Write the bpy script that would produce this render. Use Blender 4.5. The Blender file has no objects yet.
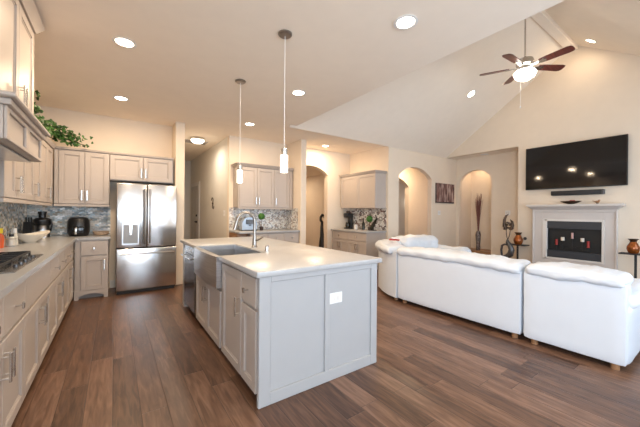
import bpy, bmesh, math, random
from mathutils import Vector, Matrix, Euler, noise
random.seed(7)
C = bpy.context.scene.collection
R = math.radians
scene = bpy.context.scene

# ------------------------------------------------------------------ camera, world, daylight, exposure
cam_d = bpy.data.cameras.new('camera'); cam = bpy.data.objects.new('camera', cam_d); C.objects.link(cam)
cam_d.sensor_width = 36; cam_d.lens = 294.58 / 640 * 36; cam_d.shift_y = -0.0011; cam_d.clip_start = 0.02
cam.location = (0, 0, 1.304)
cam.rotation_euler = (Matrix.Rotation(R(-34.95), 3, 'Z') @ Matrix.Rotation(R(90), 3, 'X') @ Matrix.Rotation(R(.463), 3, 'Z')).to_euler()
scene.camera = cam
world = bpy.data.worlds.new('daylight_sky'); scene.world = world; world.use_nodes = True
wb = world.node_tree.nodes['Background']; wb.inputs[0].default_value = (.70, .84, 1, 1); wb.inputs[1].default_value = 1.0
try:
    scene.cycles.use_denoising = True
    scene.cycles.max_bounces = 10; scene.cycles.diffuse_bounces = 6; scene.cycles.caustics_reflective = False; scene.cycles.caustics_refractive = False
    scene.cycles.sample_clamp_indirect = 6
except Exception: pass
vs = scene.view_settings
vs.view_transform = 'Standard'; vs.look = 'None'; vs.gamma = 1; vs.use_curve_mapping = False
vs.exposure = 0.62
WARM = (1, .76, .515); COOL = (.70, .84, 1)
CAN_W = 16; WIN_W = 108; LIV_W = 76; SIDE_W = 175
def area(name, loc, rot, sx, sy, w, col):
    l = bpy.data.lights.new(name, 'AREA'); l.shape = 'RECTANGLE'; l.size = sx; l.size_y = sy; l.energy = w; l.color = col
    o = bpy.data.objects.new(name, l); C.objects.link(o); o.location = loc; o.rotation_euler = rot; return o
# daylight outside the two window walls behind the camera (windows are built below)
area('daylight_dining', (.85, -2.88, 1.5), (R(90), 0, 0), 3.0, 2.1, WIN_W, COOL)
area('daylight_living', (5.2, -1.08, 1.45), (R(90), 0, 0), 4.0, 2.1, LIV_W, COOL)

area('added_daylight_side', (-1.34, -1.5, 1.5), (0, R(-90), 0), 1.8, 1.8, SIDE_W, COOL)  # added side light, put in to cool the sofa backs and island side

# ------------------------------------------------------------------ materials
def nodes(name):
    m = bpy.data.materials.new(name); m.use_nodes = True
    nt = m.node_tree; return m, nt, nt.nodes['Principled BSDF']
def N(nt, t, **k):
    n = nt.nodes.new(t)
    for a, b in k.items(): setattr(n, a, b)
    return n
def math_n(nt, op, a, b=None):
    n = N(nt, 'ShaderNodeMath', operation=op)
    for i, v in enumerate((a, b)):
        if v is None: continue
        if isinstance(v, (int, float)): n.inputs[i].default_value = v
        else: nt.links.new(v, n.inputs[i])
    return n.outputs[0]
def mat(name, col, rough=.5, metal=0, var=.04, scale=6, bump=0, bscale=60, stretch=None, coat=0, **k):
    m, nt, p = nodes(name)
    tc = N(nt, 'ShaderNodeTexCoord'); src = tc.outputs['Object']
    mp = N(nt, 'ShaderNodeMapping'); nt.links.new(src, mp.inputs[0])
    if stretch: mp.inputs['Scale'].default_value = stretch
    nz = N(nt, 'ShaderNodeTexNoise'); nz.inputs['Scale'].default_value = scale; nt.links.new(mp.outputs[0], nz.inputs[0])
    cr = N(nt, 'ShaderNodeValToRGB')
    cr.color_ramp.elements[0].position = .3; cr.color_ramp.elements[1].position = .7
    cr.color_ramp.elements[0].color = tuple(c * (1 - var) for c in col) + (1,)
    cr.color_ramp.elements[1].color = tuple(min(1, c * (1 + var)) for c in col) + (1,)
    nt.links.new(nz.outputs[0], cr.inputs[0]); nt.links.new(cr.outputs[0], p.inputs['Base Color'])
    p.inputs['Roughness'].default_value = rough; p.inputs['Metallic'].default_value = metal
    p.inputs['Coat Weight'].default_value = coat
    for a, b in k.items(): p.inputs[a.replace('_', ' ')].default_value = b
    if bump:
        nb = N(nt, 'ShaderNodeTexNoise'); nb.inputs['Scale'].default_value = bscale; nt.links.new(mp.outputs[0], nb.inputs[0])
        bn = N(nt, 'ShaderNodeBump'); bn.inputs['Strength'].default_value = bump; bn.inputs['Distance'].default_value = .01
        nt.links.new(nb.outputs[0], bn.inputs['Height']); nt.links.new(bn.outputs[0], p.inputs['Normal'])
    return m
def emis(name, col, s, base=(1, 1, 1), var=.0, scale=30):
    m, nt, p = nodes(name)
    p.inputs['Base Color'].default_value = base + (1,)
    p.inputs['Emission Color'].default_value = col + (1,)
    tc = N(nt, 'ShaderNodeTexCoord'); nz = N(nt, 'ShaderNodeTexNoise'); nz.inputs['Scale'].default_value = scale
    nt.links.new(tc.outputs['Object'], nz.inputs[0])
    mr = N(nt, 'ShaderNodeMapRange'); mr.inputs[1].default_value = .35; mr.inputs[2].default_value = .65
    mr.inputs[3].default_value = s * (1 - var); mr.inputs[4].default_value = s * (1 + var)
    nt.links.new(nz.outputs[0], mr.inputs[0]); nt.links.new(mr.outputs[0], p.inputs['Emission Strength'])
    return m
def floor_mat():
    m, nt, p = nodes('hickory_planks')
    tc = N(nt, 'ShaderNodeTexCoord'); sp = N(nt, 'ShaderNodeSeparateXYZ'); nt.links.new(tc.outputs['Object'], sp.inputs[0])
    X, Y = sp.outputs[0], sp.outputs[1]
    u = math_n(nt, 'DIVIDE', X, .152); row = math_n(nt, 'FLOOR', u)
    wr = N(nt, 'ShaderNodeTexWhiteNoise', noise_dimensions='1D'); nt.links.new(row, wr.inputs['W'])
    v = math_n(nt, 'ADD', math_n(nt, 'DIVIDE', Y, 1.15), math_n(nt, 'MULTIPLY', wr.outputs[0], 7.3)); col = math_n(nt, 'FLOOR', v)
    cv = N(nt, 'ShaderNodeCombineXYZ'); nt.links.new(row, cv.inputs[0]); nt.links.new(col, cv.inputs[1])
    wn = N(nt, 'ShaderNodeTexWhiteNoise', noise_dimensions='2D'); nt.links.new(cv.outputs[0], wn.inputs['Vector'])
    # grain, stretched along the board and shifted per board
    off = N(nt, 'ShaderNodeVectorMath', operation='SCALE'); off.inputs['Scale'].default_value = 13; nt.links.new(wn.outputs['Color'], off.inputs[0])
    ad = N(nt, 'ShaderNodeVectorMath', operation='ADD'); nt.links.new(tc.outputs['Object'], ad.inputs[0]); nt.links.new(off.outputs[0], ad.inputs[1])
    mp = N(nt, 'ShaderNodeMapping'); mp.inputs['Scale'].default_value = (16, 1.6, 1); nt.links.new(ad.outputs[0], mp.inputs[0])
    gz = N(nt, 'ShaderNodeTexNoise'); gz.inputs['Scale'].default_value = 2.4; gz.inputs['Detail'].default_value = 6; gz.inputs['Distortion'].default_value = .8; nt.links.new(mp.outputs[0], gz.inputs[0])
    mix = math_n(nt, 'ADD', math_n(nt, 'MULTIPLY', wn.outputs[0], .40), math_n(nt, 'MULTIPLY', gz.outputs[0], .62))
    gc = N(nt, 'ShaderNodeMapRange'); gc.inputs[1].default_value = .28; gc.inputs[2].default_value = .72; nt.links.new(gz.outputs[0], gc.inputs[0])
    mix = math_n(nt, 'ADD', math_n(nt, 'MULTIPLY', wn.outputs[0], .42), math_n(nt, 'MULTIPLY', gc.outputs[0], .55))
    cr = N(nt, 'ShaderNodeValToRGB'); e = cr.color_ramp.elements
    e[0].position = .12; e[0].color = FLOOR_D + (1,); e[1].position = .85; e[1].color = FLOOR_L + (1,)
    n = e.new(.5); n.color = FLOOR_M + (1,)
    nt.links.new(mix, cr.inputs[0])
    # seams
    fu = math_n(nt, 'FRACT', u); fv = math_n(nt, 'FRACT', v)
    du = math_n(nt, 'MULTIPLY', math_n(nt, 'MINIMUM', fu, math_n(nt, 'SUBTRACT', 1, fu)), .152)
    dv = math_n(nt, 'MULTIPLY', math_n(nt, 'MINIMUM', fv, math_n(nt, 'SUBTRACT', 1, fv)), 1.15)
    d = math_n(nt, 'MINIMUM', du, dv)
    mr = N(nt, 'ShaderNodeMapRange'); mr.inputs[2].default_value = .0035; nt.links.new(d, mr.inputs[0])
    mx = N(nt, 'ShaderNodeMixRGB', blend_type='MULTIPLY'); mx.inputs[0].default_value = 1
    nt.links.new(cr.outputs[0], mx.inputs[1])
    sr = N(nt, 'ShaderNodeValToRGB'); sr.color_ramp.elements[0].color = (.35, .3, .28, 1); sr.color_ramp.elements[1].color = (1, 1, 1, 1)
    nt.links.new(mr.outputs[0], sr.inputs[0]); nt.links.new(sr.outputs[0], mx.inputs[2])
    nt.links.new(mx.outputs[0], p.inputs['Base Color'])
    hz = N(nt, 'ShaderNodeTexNoise'); hz.inputs['Scale'].default_value = 5; nt.links.new(mp.outputs[0], hz.inputs[0])
    hh = math_n(nt, 'ADD', math_n(nt, 'MULTIPLY', mr.outputs[0], 1.0), math_n(nt, 'MULTIPLY', hz.outputs[0], .5))
    b = N(nt, 'ShaderNodeBump'); b.inputs['Strength'].default_value = .35; b.inputs['Distance'].default_value = .003
    nt.links.new(hh, b.inputs['Height']); nt.links.new(b.outputs[0], p.inputs['Normal'])
    rr = N(nt, 'ShaderNodeMapRange'); rr.inputs[3].default_value = .24; rr.inputs[4].default_value = .42; nt.links.new(gz.outputs[0], rr.inputs[0])
    nt.links.new(rr.outputs[0], p.inputs['Roughness']); p.inputs['Specular IOR Level'].default_value = .5
    return m
FLOOR_D = (.052, .024, .013); FLOOR_M = (.128, .065, .038); FLOOR_L = (.225, .128, .083)
def mosaic(name, axis, w, h, cols, grout=(.55, .52, .47), metal=.15, rough=.12, wave=.006):
    m, nt, p = nodes(name)
    tc = N(nt, 'ShaderNodeTexCoord'); sp = N(nt, 'ShaderNodeSeparateXYZ'); nt.links.new(tc.outputs['Object'], sp.inputs[0])
    U = sp.outputs[axis]; Z = sp.outputs[2]
    zw = math_n(nt, 'ADD', Z, math_n(nt, 'MULTIPLY', math_n(nt, 'SINE', math_n(nt, 'MULTIPLY', U, 2 * math.pi / w)), wave))
    v = math_n(nt, 'DIVIDE', zw, h); row = math_n(nt, 'FLOOR', v)
    u = math_n(nt, 'ADD', math_n(nt, 'DIVIDE', U, w), math_n(nt, 'MULTIPLY', row, .5)); col = math_n(nt, 'FLOOR', u)
    cv = N(nt, 'ShaderNodeCombineXYZ'); nt.links.new(row, cv.inputs[0]); nt.links.new(col, cv.inputs[1])
    wn = N(nt, 'ShaderNodeTexWhiteNoise', noise_dimensions='2D'); nt.links.new(cv.outputs[0], wn.inputs['Vector'])
    cr = N(nt, 'ShaderNodeValToRGB'); cr.color_ramp.interpolation = 'CONSTANT'; e = cr.color_ramp.elements
    for i, c in enumerate(cols):
        if i < 2: q = e[i]
        else: q = e.new(i / len(cols))
        q.position = i / len(cols); q.color = c + (1,)
    nt.links.new(wn.outputs[0], cr.inputs[0])
    fu = math_n(nt, 'FRACT', u); fv = math_n(nt, 'FRACT', v)
    d = math_n(nt, 'MINIMUM', math_n(nt, 'MULTIPLY', math_n(nt, 'MINIMUM', fu, math_n(nt, 'SUBTRACT', 1, fu)), w),
               math_n(nt, 'MULTIPLY', math_n(nt, 'MINIMUM', fv, math_n(nt, 'SUBTRACT', 1, fv)), h))
    g = math_n(nt, 'GREATER_THAN', d, .0016)
    mx = N(nt, 'ShaderNodeMixRGB'); nt.links.new(g, mx.inputs[0]); mx.inputs[1].default_value = grout + (1,); nt.links.new(cr.outputs[0], mx.inputs[2])
    nt.links.new(mx.outputs[0], p.inputs['Base Color'])
    p.inputs['Metallic'].default_value = metal; p.inputs['Roughness'].default_value = rough
    # every tile tilted a little, as hand-laid glass is
    sb = N(nt, 'ShaderNodeVectorMath', operation='SUBTRACT'); nt.links.new(wn.outputs['Color'], sb.inputs[0]); sb.inputs[1].default_value = (.5, .5, .5)
    sc = N(nt, 'ShaderNodeVectorMath', operation='SCALE'); nt.links.new(sb.outputs[0], sc.inputs[0]); sc.inputs['Scale'].default_value = .22
    ge = N(nt, 'ShaderNodeNewGeometry'); a = N(nt, 'ShaderNodeVectorMath', operation='ADD'); nt.links.new(ge.outputs['Normal'], a.inputs[0]); nt.links.new(sc.outputs[0], a.inputs[1])
    nn = N(nt, 'ShaderNodeVectorMath', operation='NORMALIZE'); nt.links.new(a.outputs[0], nn.inputs[0]); nt.links.new(nn.outputs[0], p.inputs['Normal'])
    return m
def art_mat():
    m, nt, p = nodes('birch_grove_canvas')
    tc = N(nt, 'ShaderNodeTexCoord'); mp = N(nt, 'ShaderNodeMapping'); mp.inputs['Scale'].default_value = (9, 1, 1.6); nt.links.new(tc.outputs['Object'], mp.inputs[0])
    z = N(nt, 'ShaderNodeTexNoise'); z.inputs['Scale'].default_value = 1.8; z.inputs['Detail'].default_value = 5; z.inputs['Distortion'].default_value = .7; nt.links.new(mp.outputs[0], z.inputs[0])
    cr = N(nt, 'ShaderNodeValToRGB'); e = cr.color_ramp.elements
    e[0].position = .36; e[0].color = (.035, .02, .02, 1); e[1].position = .66; e[1].color = (.50, .40, .36, 1)
    k = e.new(.5); k.color = (.19, .09, .08, 1)
    nt.links.new(z.outputs[0], cr.inputs[0]); nt.links.new(cr.outputs[0], p.inputs['Base Color']); p.inputs['Roughness'].default_value = .6
    return m
WALL = (.79, .68, .55); CEIL = (.92, .83, .715); CAB = (.47, .412, .368)
M = dict(
 wall=mat('wall_paint', WALL, .75, var=.012, bump=.03, bscale=180), ceil=mat('ceiling_paint', CEIL, .85, var=.012, bump=.05, bscale=150),
 hallwall=mat('hall_wall_paint', (.72, .68, .61), .75, var=.012, bump=.03, bscale=180),
 cab=mat('greige_cabinet_paint', CAB, .42, var=.015), trim=mat('white_trim_paint', (.72, .69, .65), .35, var=.015),
 cab_daylit=mat('greige_cabinet_daylit', (.40, .40, .405), .38, var=.015),  # cabinet greige with the cool daylight on the island end put into it
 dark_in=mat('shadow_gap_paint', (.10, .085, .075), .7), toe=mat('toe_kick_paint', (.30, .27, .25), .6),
 quartz=mat('white_quartz', (.41, .41, .412), .3, var=.025, scale=22, coat=.1), floor=floor_mat(),
 steel=mat('brushed_steel', (.66, .66, .66), .2, 1, var=.06, scale=3, bump=.05, bscale=2.2, stretch=(1, 1, 1)),
 steel_h=mat('brushed_sink_steel', (.55, .55, .56), .28, 1, var=.1, scale=5, stretch=(1, 1, 18)),
 nickel=mat('brushed_nickel', (.62, .60, .57), .25, 1), chrome=mat('polished_chrome', (.8, .8, .8), .08, 1),
 darksteel=mat('dark_brushed_steel', (.20, .20, .21), .25, 1, var=.1, scale=5, stretch=(1, 1, 18)),
 satin=mat('satin_dark_nickel', (.36, .33, .30), .28, 1),
 black=mat('black_plastic', (.014, .014, .015), .3), blackgloss=mat('gloss_black', (.008, .008, .009), .06), blackmat=mat('matte_black', (.02, .02, .021), .6),
 iron=mat('cast_iron', (.022, .021, .021), .45, .3, bump=.2, bscale=120), cooktop=mat('cooktop_steel', (.5, .48, .46), .22, .95),
 leather=mat('white_leather', (.65, .69, .74), .42, var=.02, bump=.3, bscale=9), leatherflat=mat('white_leather_panel', (.635, .68, .74), .45, var=.012, bump=.05, bscale=3),
 blade=mat('mahogany_blade', (.12, .03, .022), .3, var=.3, scale=4, stretch=(1, 12, 1)),
 bladepale=mat('blade_iron_nickel', (.55, .52, .48), .25, 1),
 leaf=mat('ivy_leaf', (.04, .115, .02), .45, var=.7, scale=14), stem=mat('ivy_stem', (.10, .07, .03), .7), topi=mat('topiary_leaf', (.035, .13, .014), .6, var=.5, scale=40, bump=.6, bscale=60),
 pot=mat('dark_pot', (.055, .035, .03), .4), bowl=mat('ivory_ceramic', (.80, .75, .66), .22),
 can=emis('lamp_diffuser', (1, .86, .66), 14), fanglass=emis('frosted_fan_glass', (1, .93, .80), 7, var=.2, scale=14), pend=emis('bubble_glass_lamp', (1, .93, .82), 1.25, var=.5, scale=60),
 hallglass=emis('flush_lamp_glass', (1, .92, .80), 3.0), whiteplastic=mat('white_plastic', (.82, .81, .79), .35),
 stone=mat('mantel_paint', (.62, .575, .54), .45, var=.02), firebox=mat('firebox_black', (.008, .009, .010), .5), firepanel=mat('slate_blue_firebox_trim', (.035, .041, .05), .4),
 red=mat('red_wax', (.38, .035, .03), .45), whitewax=mat('ivory_wax', (.78, .72, .62), .5), pinkwax=mat('rose_wax', (.60, .36, .33), .5),
 amber=mat('amber_glass_glaze', (.36, .10, .02), .12, .35, var=.6, scale=9), bronze=mat('aged_bronze', (.075, .045, .028), .4, .6, var=.5, scale=18), pewter=mat('dark_pewter', (.10, .10, .105), .35, .7),
 twig=mat('red_twig', (.20, .075, .06), .7), vasepat=mat('two_tone_vase', (.16, .13, .12), .45, var=.95, scale=26), art=art_mat(), artedge=mat('canvas_edge', (.04, .025, .025), .7),
 glass=None, wood=mat('warm_wood', (.33, .17, .08), .4, var=.25, scale=5, stretch=(1, 1, 8)), door=mat('hall_door_paint', (.52, .49, .45), .45), blue=mat('blue_grey_enamel', (.34, .40, .47), .25, .4),
 yellow=mat('yellow_label', (.80, .62, .03), .4), orange=mat('red_orange_sauce', (.62, .10, .025), .3), darkglass=mat('dark_bottle_glass', (.02, .02, .015), .08), clearish=mat('pale_glass_jar', (.62, .60, .54), .12),
 tan=mat('tan_weave', (.46, .33, .23), .6, var=.2, scale=40), recess=mat('dispenser_grey', (.26, .25, .24), .35, .3), vent=mat('vent_paint', (.50, .46, .42), .5),
)
def glassmat():
    m = bpy.data.materials.new('window_glass'); m.use_nodes = True; nt = m.node_tree; nt.nodes.clear()
    o = N(nt, 'ShaderNodeOutputMaterial'); mx = N(nt, 'ShaderNodeMixShader'); t = N(nt, 'ShaderNodeBsdfTransparent'); g = N(nt, 'ShaderNodeBsdfGlossy'); g.inputs['Roughness'].default_value = .02
    mx.inputs[0].default_value = .06; nt.links.new(t.outputs[0], mx.inputs[1]); nt.links.new(g.outputs[0], mx.inputs[2]); nt.links.new(mx.outputs[0], o.inputs[0]); return m
M['glass'] = glassmat()
BLUES = [(.70, .73, .72), (.44, .51, .54), (.80, .78, .74), (.32, .38, .42), (.58, .55, .49), (.50, .58, .60), (.42, .37, .30), (.86, .86, .84), (.36, .44, .47)]
GREYS = [(.66, .63, .57), (.80, .77, .72), (.36, .33, .31), (.72, .66, .57), (.30, .26, .24), (.56, .54, .52), (.42, .32, .26), (.84, .82, .78)]
DARKS = [(.70, .66, .60), (.13, .10, .10), (.46, .40, .36), (.80, .77, .72), (.22, .12, .11), (.60, .56, .52), (.34, .30, .29), (.82, .80, .77)]
M['tile_left'] = mosaic('fan_mosaic_left', 1, .058, .030, BLUES, metal=0, rough=.18); M['tile_back'] = mosaic('fan_mosaic_back', 0, .058, .030, BLUES, metal=0, rough=.18)
M['tile_desk'] = mosaic('glass_mosaic_desk', 0, .042, .028, GREYS, metal=.05); M['tile_deskside'] = mosaic('glass_mosaic_deskside', 1, .042, .028, GREYS, metal=.05)
M['tile_bar'] = mosaic('glass_mosaic_bar', 1, .055, .036, DARKS, metal=.05)

# ------------------------------------------------------------------ mesh helpers
class MB:
    def __init__(s): s.bm = bmesh.new()
    def box(s, x0, y0, z0, x1, y1, z1, bev=0, seg=1):
        r = bmesh.ops.create_cube(s.bm, size=1)['verts']
        for v in r: v.co = Vector(((x0 + x1) / 2 + v.co.x * (x1 - x0), (y0 + y1) / 2 + v.co.y * (y1 - y0), (z0 + z1) / 2 + v.co.z * (z1 - z0)))
        if bev:
            ed = list({e for v in r for e in v.link_edges})
            bmesh.ops.bevel(s.bm, geom=ed, offset=bev, segments=seg, affect='EDGES', profile=.5)
        return s
    def hexa(s, b, t, z0, z1):     # frustum: bottom rect (x0,y0,x1,y1), top rect
        v = [s.bm.verts.new((b[i], b[j], z0)) for i, j in ((0, 1), (2, 1), (2, 3), (0, 3))] + [s.bm.verts.new((t[i], t[j], z1)) for i, j in ((0, 1), (2, 1), (2, 3), (0, 3))]
        for f in ((3, 2, 1, 0), (4, 5, 6, 7), (0, 1, 5, 4), (1, 2, 6, 5), (2, 3, 7, 6), (3, 0, 4, 7)): s.bm.faces.new([v[i] for i in f])
        return s
    def prism(s, pts, axis, a0, a1):   # 2D polygon swept along axis; pts in the other two axes, in xyz order
        def P(p, a):
            q = list(p); q.insert(axis, a); return q
        v0 = [s.bm.verts.new(P(p, a0)) for p in pts]; v1 = [s.bm.verts.new(P(p, a1)) for p in pts]
        fs = [s.bm.faces.new(v0), s.bm.faces.new(list(reversed(v1)))]
        n = len(pts)
        for f in fs: f.normal_update()
        for i in range(n): fs.append(s.bm.faces.new((v0[i], v1[i], v1[(i + 1) % n], v0[(i + 1) % n])))
        bmesh.ops.triangulate(s.bm, faces=fs[:2]); bmesh.ops.recalc_face_normals(s.bm, faces=s.bm.faces); return s
    def tube(s, pts, r, seg=10, cap=True):
        pts = [Vector(p) for p in pts]; n = len(pts); rr = r if isinstance(r, (list, tuple)) else [r] * n
        rings = []; up = None
        for i, p in enumerate(pts):
            d = (pts[min(i + 1, n - 1)] - pts[max(i - 1, 0)]).normalized()
            if up is None: up = d.orthogonal().normalized()
            up = (up - d * up.dot(d)).normalized(); w = d.cross(up)
            rings.append([s.bm.verts.new(p + (up * math.cos(2 * math.pi * k / seg) + w * math.sin(2 * math.pi * k / seg)) * rr[i]) for k in range(seg)])
        for a, b in zip(rings, rings[1:]):
            for k in range(seg): s.bm.faces.new((a[k], a[(k + 1) % seg], b[(k + 1) % seg], b[k]))
        if cap: s.bm.faces.new(list(reversed(rings[0]))); s.bm.faces.new(rings[-1])
        return s
    def cyl(s, p0, p1, r, seg=20): return s.tube([p0, p1], r, seg)
    def lathe(s, prof, c=(0, 0, 0), seg=28, sx=1, sy=1):
        rings = []
        for r, z in prof:
            if r <= 1e-5: rings.append([s.bm.verts.new((c[0], c[1], c[2] + z))])
            else: rings.append([s.bm.verts.new((c[0] + sx * r * math.cos(2 * math.pi * k / seg), c[1] + sy * r * math.sin(2 * math.pi * k / seg), c[2] + z)) for k in range(seg)])
        for a, b in zip(rings, rings[1:]):
            for k in range(seg):
                f = [a[k % len(a)], a[(k + 1) % len(a)], b[(k + 1) % len(b)], b[k % len(b)]]
                u = []
                for x in f:
                    if x not in u: u.append(x)
                if len(u) > 2: s.bm.faces.new(u)
        if len(rings[0]) > 1: s.bm.faces.new(list(reversed(rings[0])))
        if len(rings[-1]) > 1: s.bm.faces.new(rings[-1])
        return s
    def ball(s, c, rx, ry, rz, n=14):
        r = bmesh.ops.create_uvsphere(s.bm, u_segments=n * 2, v_segments=n, radius=1)['verts']
        for v in r: v.co = Vector((c[0] + v.co.x * rx, c[1] + v.co.y * ry, c[2] + v.co.z * rz))
        return s
    def puffy(s, x0, y0, z0, x1, y1, z1, rad=.06, amp=.01, freq=5, n=18, seed=0, crown=.0):   # soft cushion: rounded box with noise
        old = set(s.bm.verts); r = bmesh.ops.create_cube(s.bm, size=2)
        bmesh.ops.subdivide_edges(s.bm, edges=list({e for v in r['verts'] for e in v.link_edges}), cuts=n, use_grid_fill=True)
        allv = [v for v in s.bm.verts if v not in old]
        c = Vector(((x0 + x1) / 2, (y0 + y1) / 2, (z0 + z1) / 2)); h = Vector(((x1 - x0) / 2, (y1 - y0) / 2, (z1 - z0) / 2))
        for v in allv:
            q = Vector((v.co.x * h.x, v.co.y * h.y, v.co.z * h.z)); inn = Vector([max(-(h[i] - rad), min(h[i] - rad, q[i])) if h[i] > rad else 0 for i in range(3)])
            d = q - inn
            if d.length > 1e-6: q = inn + d.normalized() * min(rad, min(h)) if d.length > 0 else q
            nz = noise.noise((q + c + Vector((seed * 3.1, 0, 0))) * freq); nz2 = noise.noise((q + c) * freq * 3.1)
            dirn = d.normalized() if d.length > 1e-6 else Vector((0, 0, 1))
            q = q + dirn * (amp * nz + amp * .45 * nz2)
            if crown and v.co.z > 0: q.z += crown * (1 - v.co.x ** 2) * (1 - v.co.y ** 2)
            v.co = c + q
        return s
    def xf(s, m):
        bmesh.ops.transform(s.bm, matrix=m, verts=s.bm.verts); return s
    def build(s, name, material, parent=None, world=True, smooth=True, kind=None):
        me = bpy.data.meshes.new(name)
        bmesh.ops.recalc_face_normals(s.bm, faces=s.bm.faces)
        if parent is not None and world:
            r = parent
            while r.parent: r = r.parent
            bmesh.ops.transform(s.bm, matrix=(Matrix.Translation(r.location) @ r.rotation_euler.to_matrix().to_4x4()).inverted(), verts=s.bm.verts)
        s.bm.to_mesh(me); s.bm.free()
        me.materials.append(M[material] if isinstance(material, str) else material)
        if smooth:
            for f in me.polygons: f.use_smooth = True
            try: me.set_sharp_from_angle(angle=R(35))
            except Exception: pass
        o = bpy.data.objects.new(name, me); C.objects.link(o)
        if parent is not None: o.parent = parent
        if kind: o['kind'] = kind
        return o
def thing(name, label, cat, loc=(0, 0, 0), rz=0, group=None):
    o = bpy.data.objects.new(name, None); C.objects.link(o); o.empty_display_size = .1
    o.location = loc; o.rotation_euler = (0, 0, rz); o['label'] = label; o['category'] = cat
    if group: o['group'] = group
    return o
def tag(o, label, cat, group=None):
    o['label'] = label; o['category'] = cat
    if group: o['group'] = group
    return o
def copy_tree(o, parent=None):
    c = o.copy(); C.objects.link(c)
    if parent: c.parent = parent
    for ch in list(o.children): copy_tree(ch, c)
    return c
def struct(name, mb, m): return mb.build(name, m, kind='structure')
def B(*a, **k): return MB().box(*a, **k)
def arch_wall(a0, a1, ztop, openings, n=14):     # outline along a wall with arched openings (x0,x1,spring,apex) from the floor
    pts = [(a0, 0)]
    for o0, o1, sp, ap in openings:
        pts.append((o0, 0)); w = (o1 - o0) / 2; cx = (o0 + o1) / 2; rise = ap - sp; rad = (w * w + rise * rise) / (2 * rise); cz = ap - rad
        t = math.asin(min(1, w / rad))
        for k in range(n + 1):
            a = -t + 2 * t * k / n; pts.append((cx + rad * math.sin(a), cz + rad * math.cos(a)))
        pts.append((o1, 0))
    return pts + [(a1, 0), (a1, ztop), (a0, ztop)]

# ------------------------------------------------------------------ the setting
ZC = 2.9
struct('floor', B(-1.3, -2.9, -.06, 11, 10.6, 0), 'floor')
struct('wall_left', MB().box(-1.20, -2.8, 0, -1.08, -2.4, ZC).box(-1.20, -2.4, 0, -1.08, -.6, .6).box(-1.20, -2.4, 2.4, -1.08, -.6, ZC).box(-1.20, -.6, 0, -1.08, 6.25, ZC), 'wall')
struct('wall_back', B(-1.08, 6.13, 0, .885, 6.25, ZC), 'wall')
struct('wall_hall_left', B(.885, 5.74, 0, 1.035, 9.9, ZC, bev=.008), 'wall')
struct('wall_hall_right', MB().box(1.96, 6.25, 0, 2.08, 9.9, ZC), 'hallwall')
struct('wall_desk_back', B(1.96, 6.13, 0, 3.32, 6.25, ZC), 'wall')
struct('wall_hall_end', B(1.03, 9.9, 0, 1.96, 10.0, ZC), 'hallwall')
struct('wall_stub', B(3.32, 5.48, 0, 3.46, 6.25, ZC, bev=.008), 'wall')
struct('wall_arch', MB().prism(arch_wall(3.46, 5.39, ZC, [(3.48, 4.52, 2.27, 2.48)]), 1, 6.13, 6.28), 'wall')
struct('wall_bar', B(5.27, 4.87, 0, 5.39, 6.13, ZC), 'wall')
struct('wall_far', MB().prism(arch_wall(5.27, 8.27, ZC, [(5.64, 6.95, 2.23, 2.48)]), 1, 4.75, 4.87), 'wall')
# passage behind the first arch
struct('wall_passage_right', B(5.30, 6.28, 0, 5.42, 10.0, 2.6), 'wall')
struct('wall_passage_back', B(3.3, 10.0, 0, 5.42, 10.1, 2.6), 'wall')
struct('wall_passage_left', B(3.2, 6.25, 0, 3.3, 10.0, 2.6), 'wall')
struct('ceiling_passage', B(3.3, 6.28, 2.5, 5.30, 10.0, 2.6), 'ceil')
# gallery behind the second arch, with a further arch in its back wall
struct('wall_gallery', MB().prism(arch_wall(5.39, 9.6, ZC, [(6.5, 7.72, 2.15, 2.42)]), 1, 6.1, 6.25), 'wall')
struct('wall_gallery_right', B(9.5, 4.87, 0, 9.6, 6.1, ZC), 'wall')
struct('wall_gallery_far', B(6.0, 7.9, 0, 10.4, 8.0, ZC), 'wall')
struct('wall_gallery_end', B(10.3, 6.25, 0, 10.4, 7.9, ZC), 'wall')
# fireplace wall: gable with a header over the recess
def slope_z(y): return 4.76 - .68 * abs(y - 1.97)
gx = 7.62
struct('wall_fireplace', MB().prism([(-.81, 0), (1.47, 0), (1.47, .40), (1.47, 1.19), (2.42, 1.19), (2.42, .40), (1.47, .40), (1.47, 0), (2.95, 0), (2.95, 2.87), (4.75, 2.87), (4.75, slope_z(4.75)), (1.97, 4.76), (-.81, slope_z(-.81))][:2] + [(2.95, 0), (2.95, 2.87), (4.75, 2.87), (4.75, slope_z(4.75)), (1.97, 4.76), (-.81, slope_z(-.81))], 0, gx, gx + .14), 'wall')
struct('wall_recess_side', B(gx + .14, 2.83, 0, 8.27, 2.95, 2.95), 'wall')
struct('wall_recess', MB().prism(arch_wall(2.95, 4.75, 2.95, [(3.78, 4.65, 2.23, 2.52)]), 0, 8.15, 8.27), 'wall')
struct('ceiling_recess', B(gx + .14, 2.95, 2.87, 8.15, 4.75, 2.95), 'ceil')
struct('wall_niche_back', B(8.80, 3.6, 0, 8.88, 4.8, 2.9), 'wall')
struct('wall_niche_left', B(8.27, 4.66, 0, 8.80, 4.74, 2.9), 'wall')
struct('wall_niche_right', B(8.27, 3.66, 0, 8.80, 3.77, 2.9), 'wall')
struct('ceiling_niche', B(8.27, 3.77, 2.80, 8.80, 4.66, 2.9), 'wall')
struct('trim_niche_sill', B(8.16, 3.79, 0, 8.79, 4.64, .29), 'wood')
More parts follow.
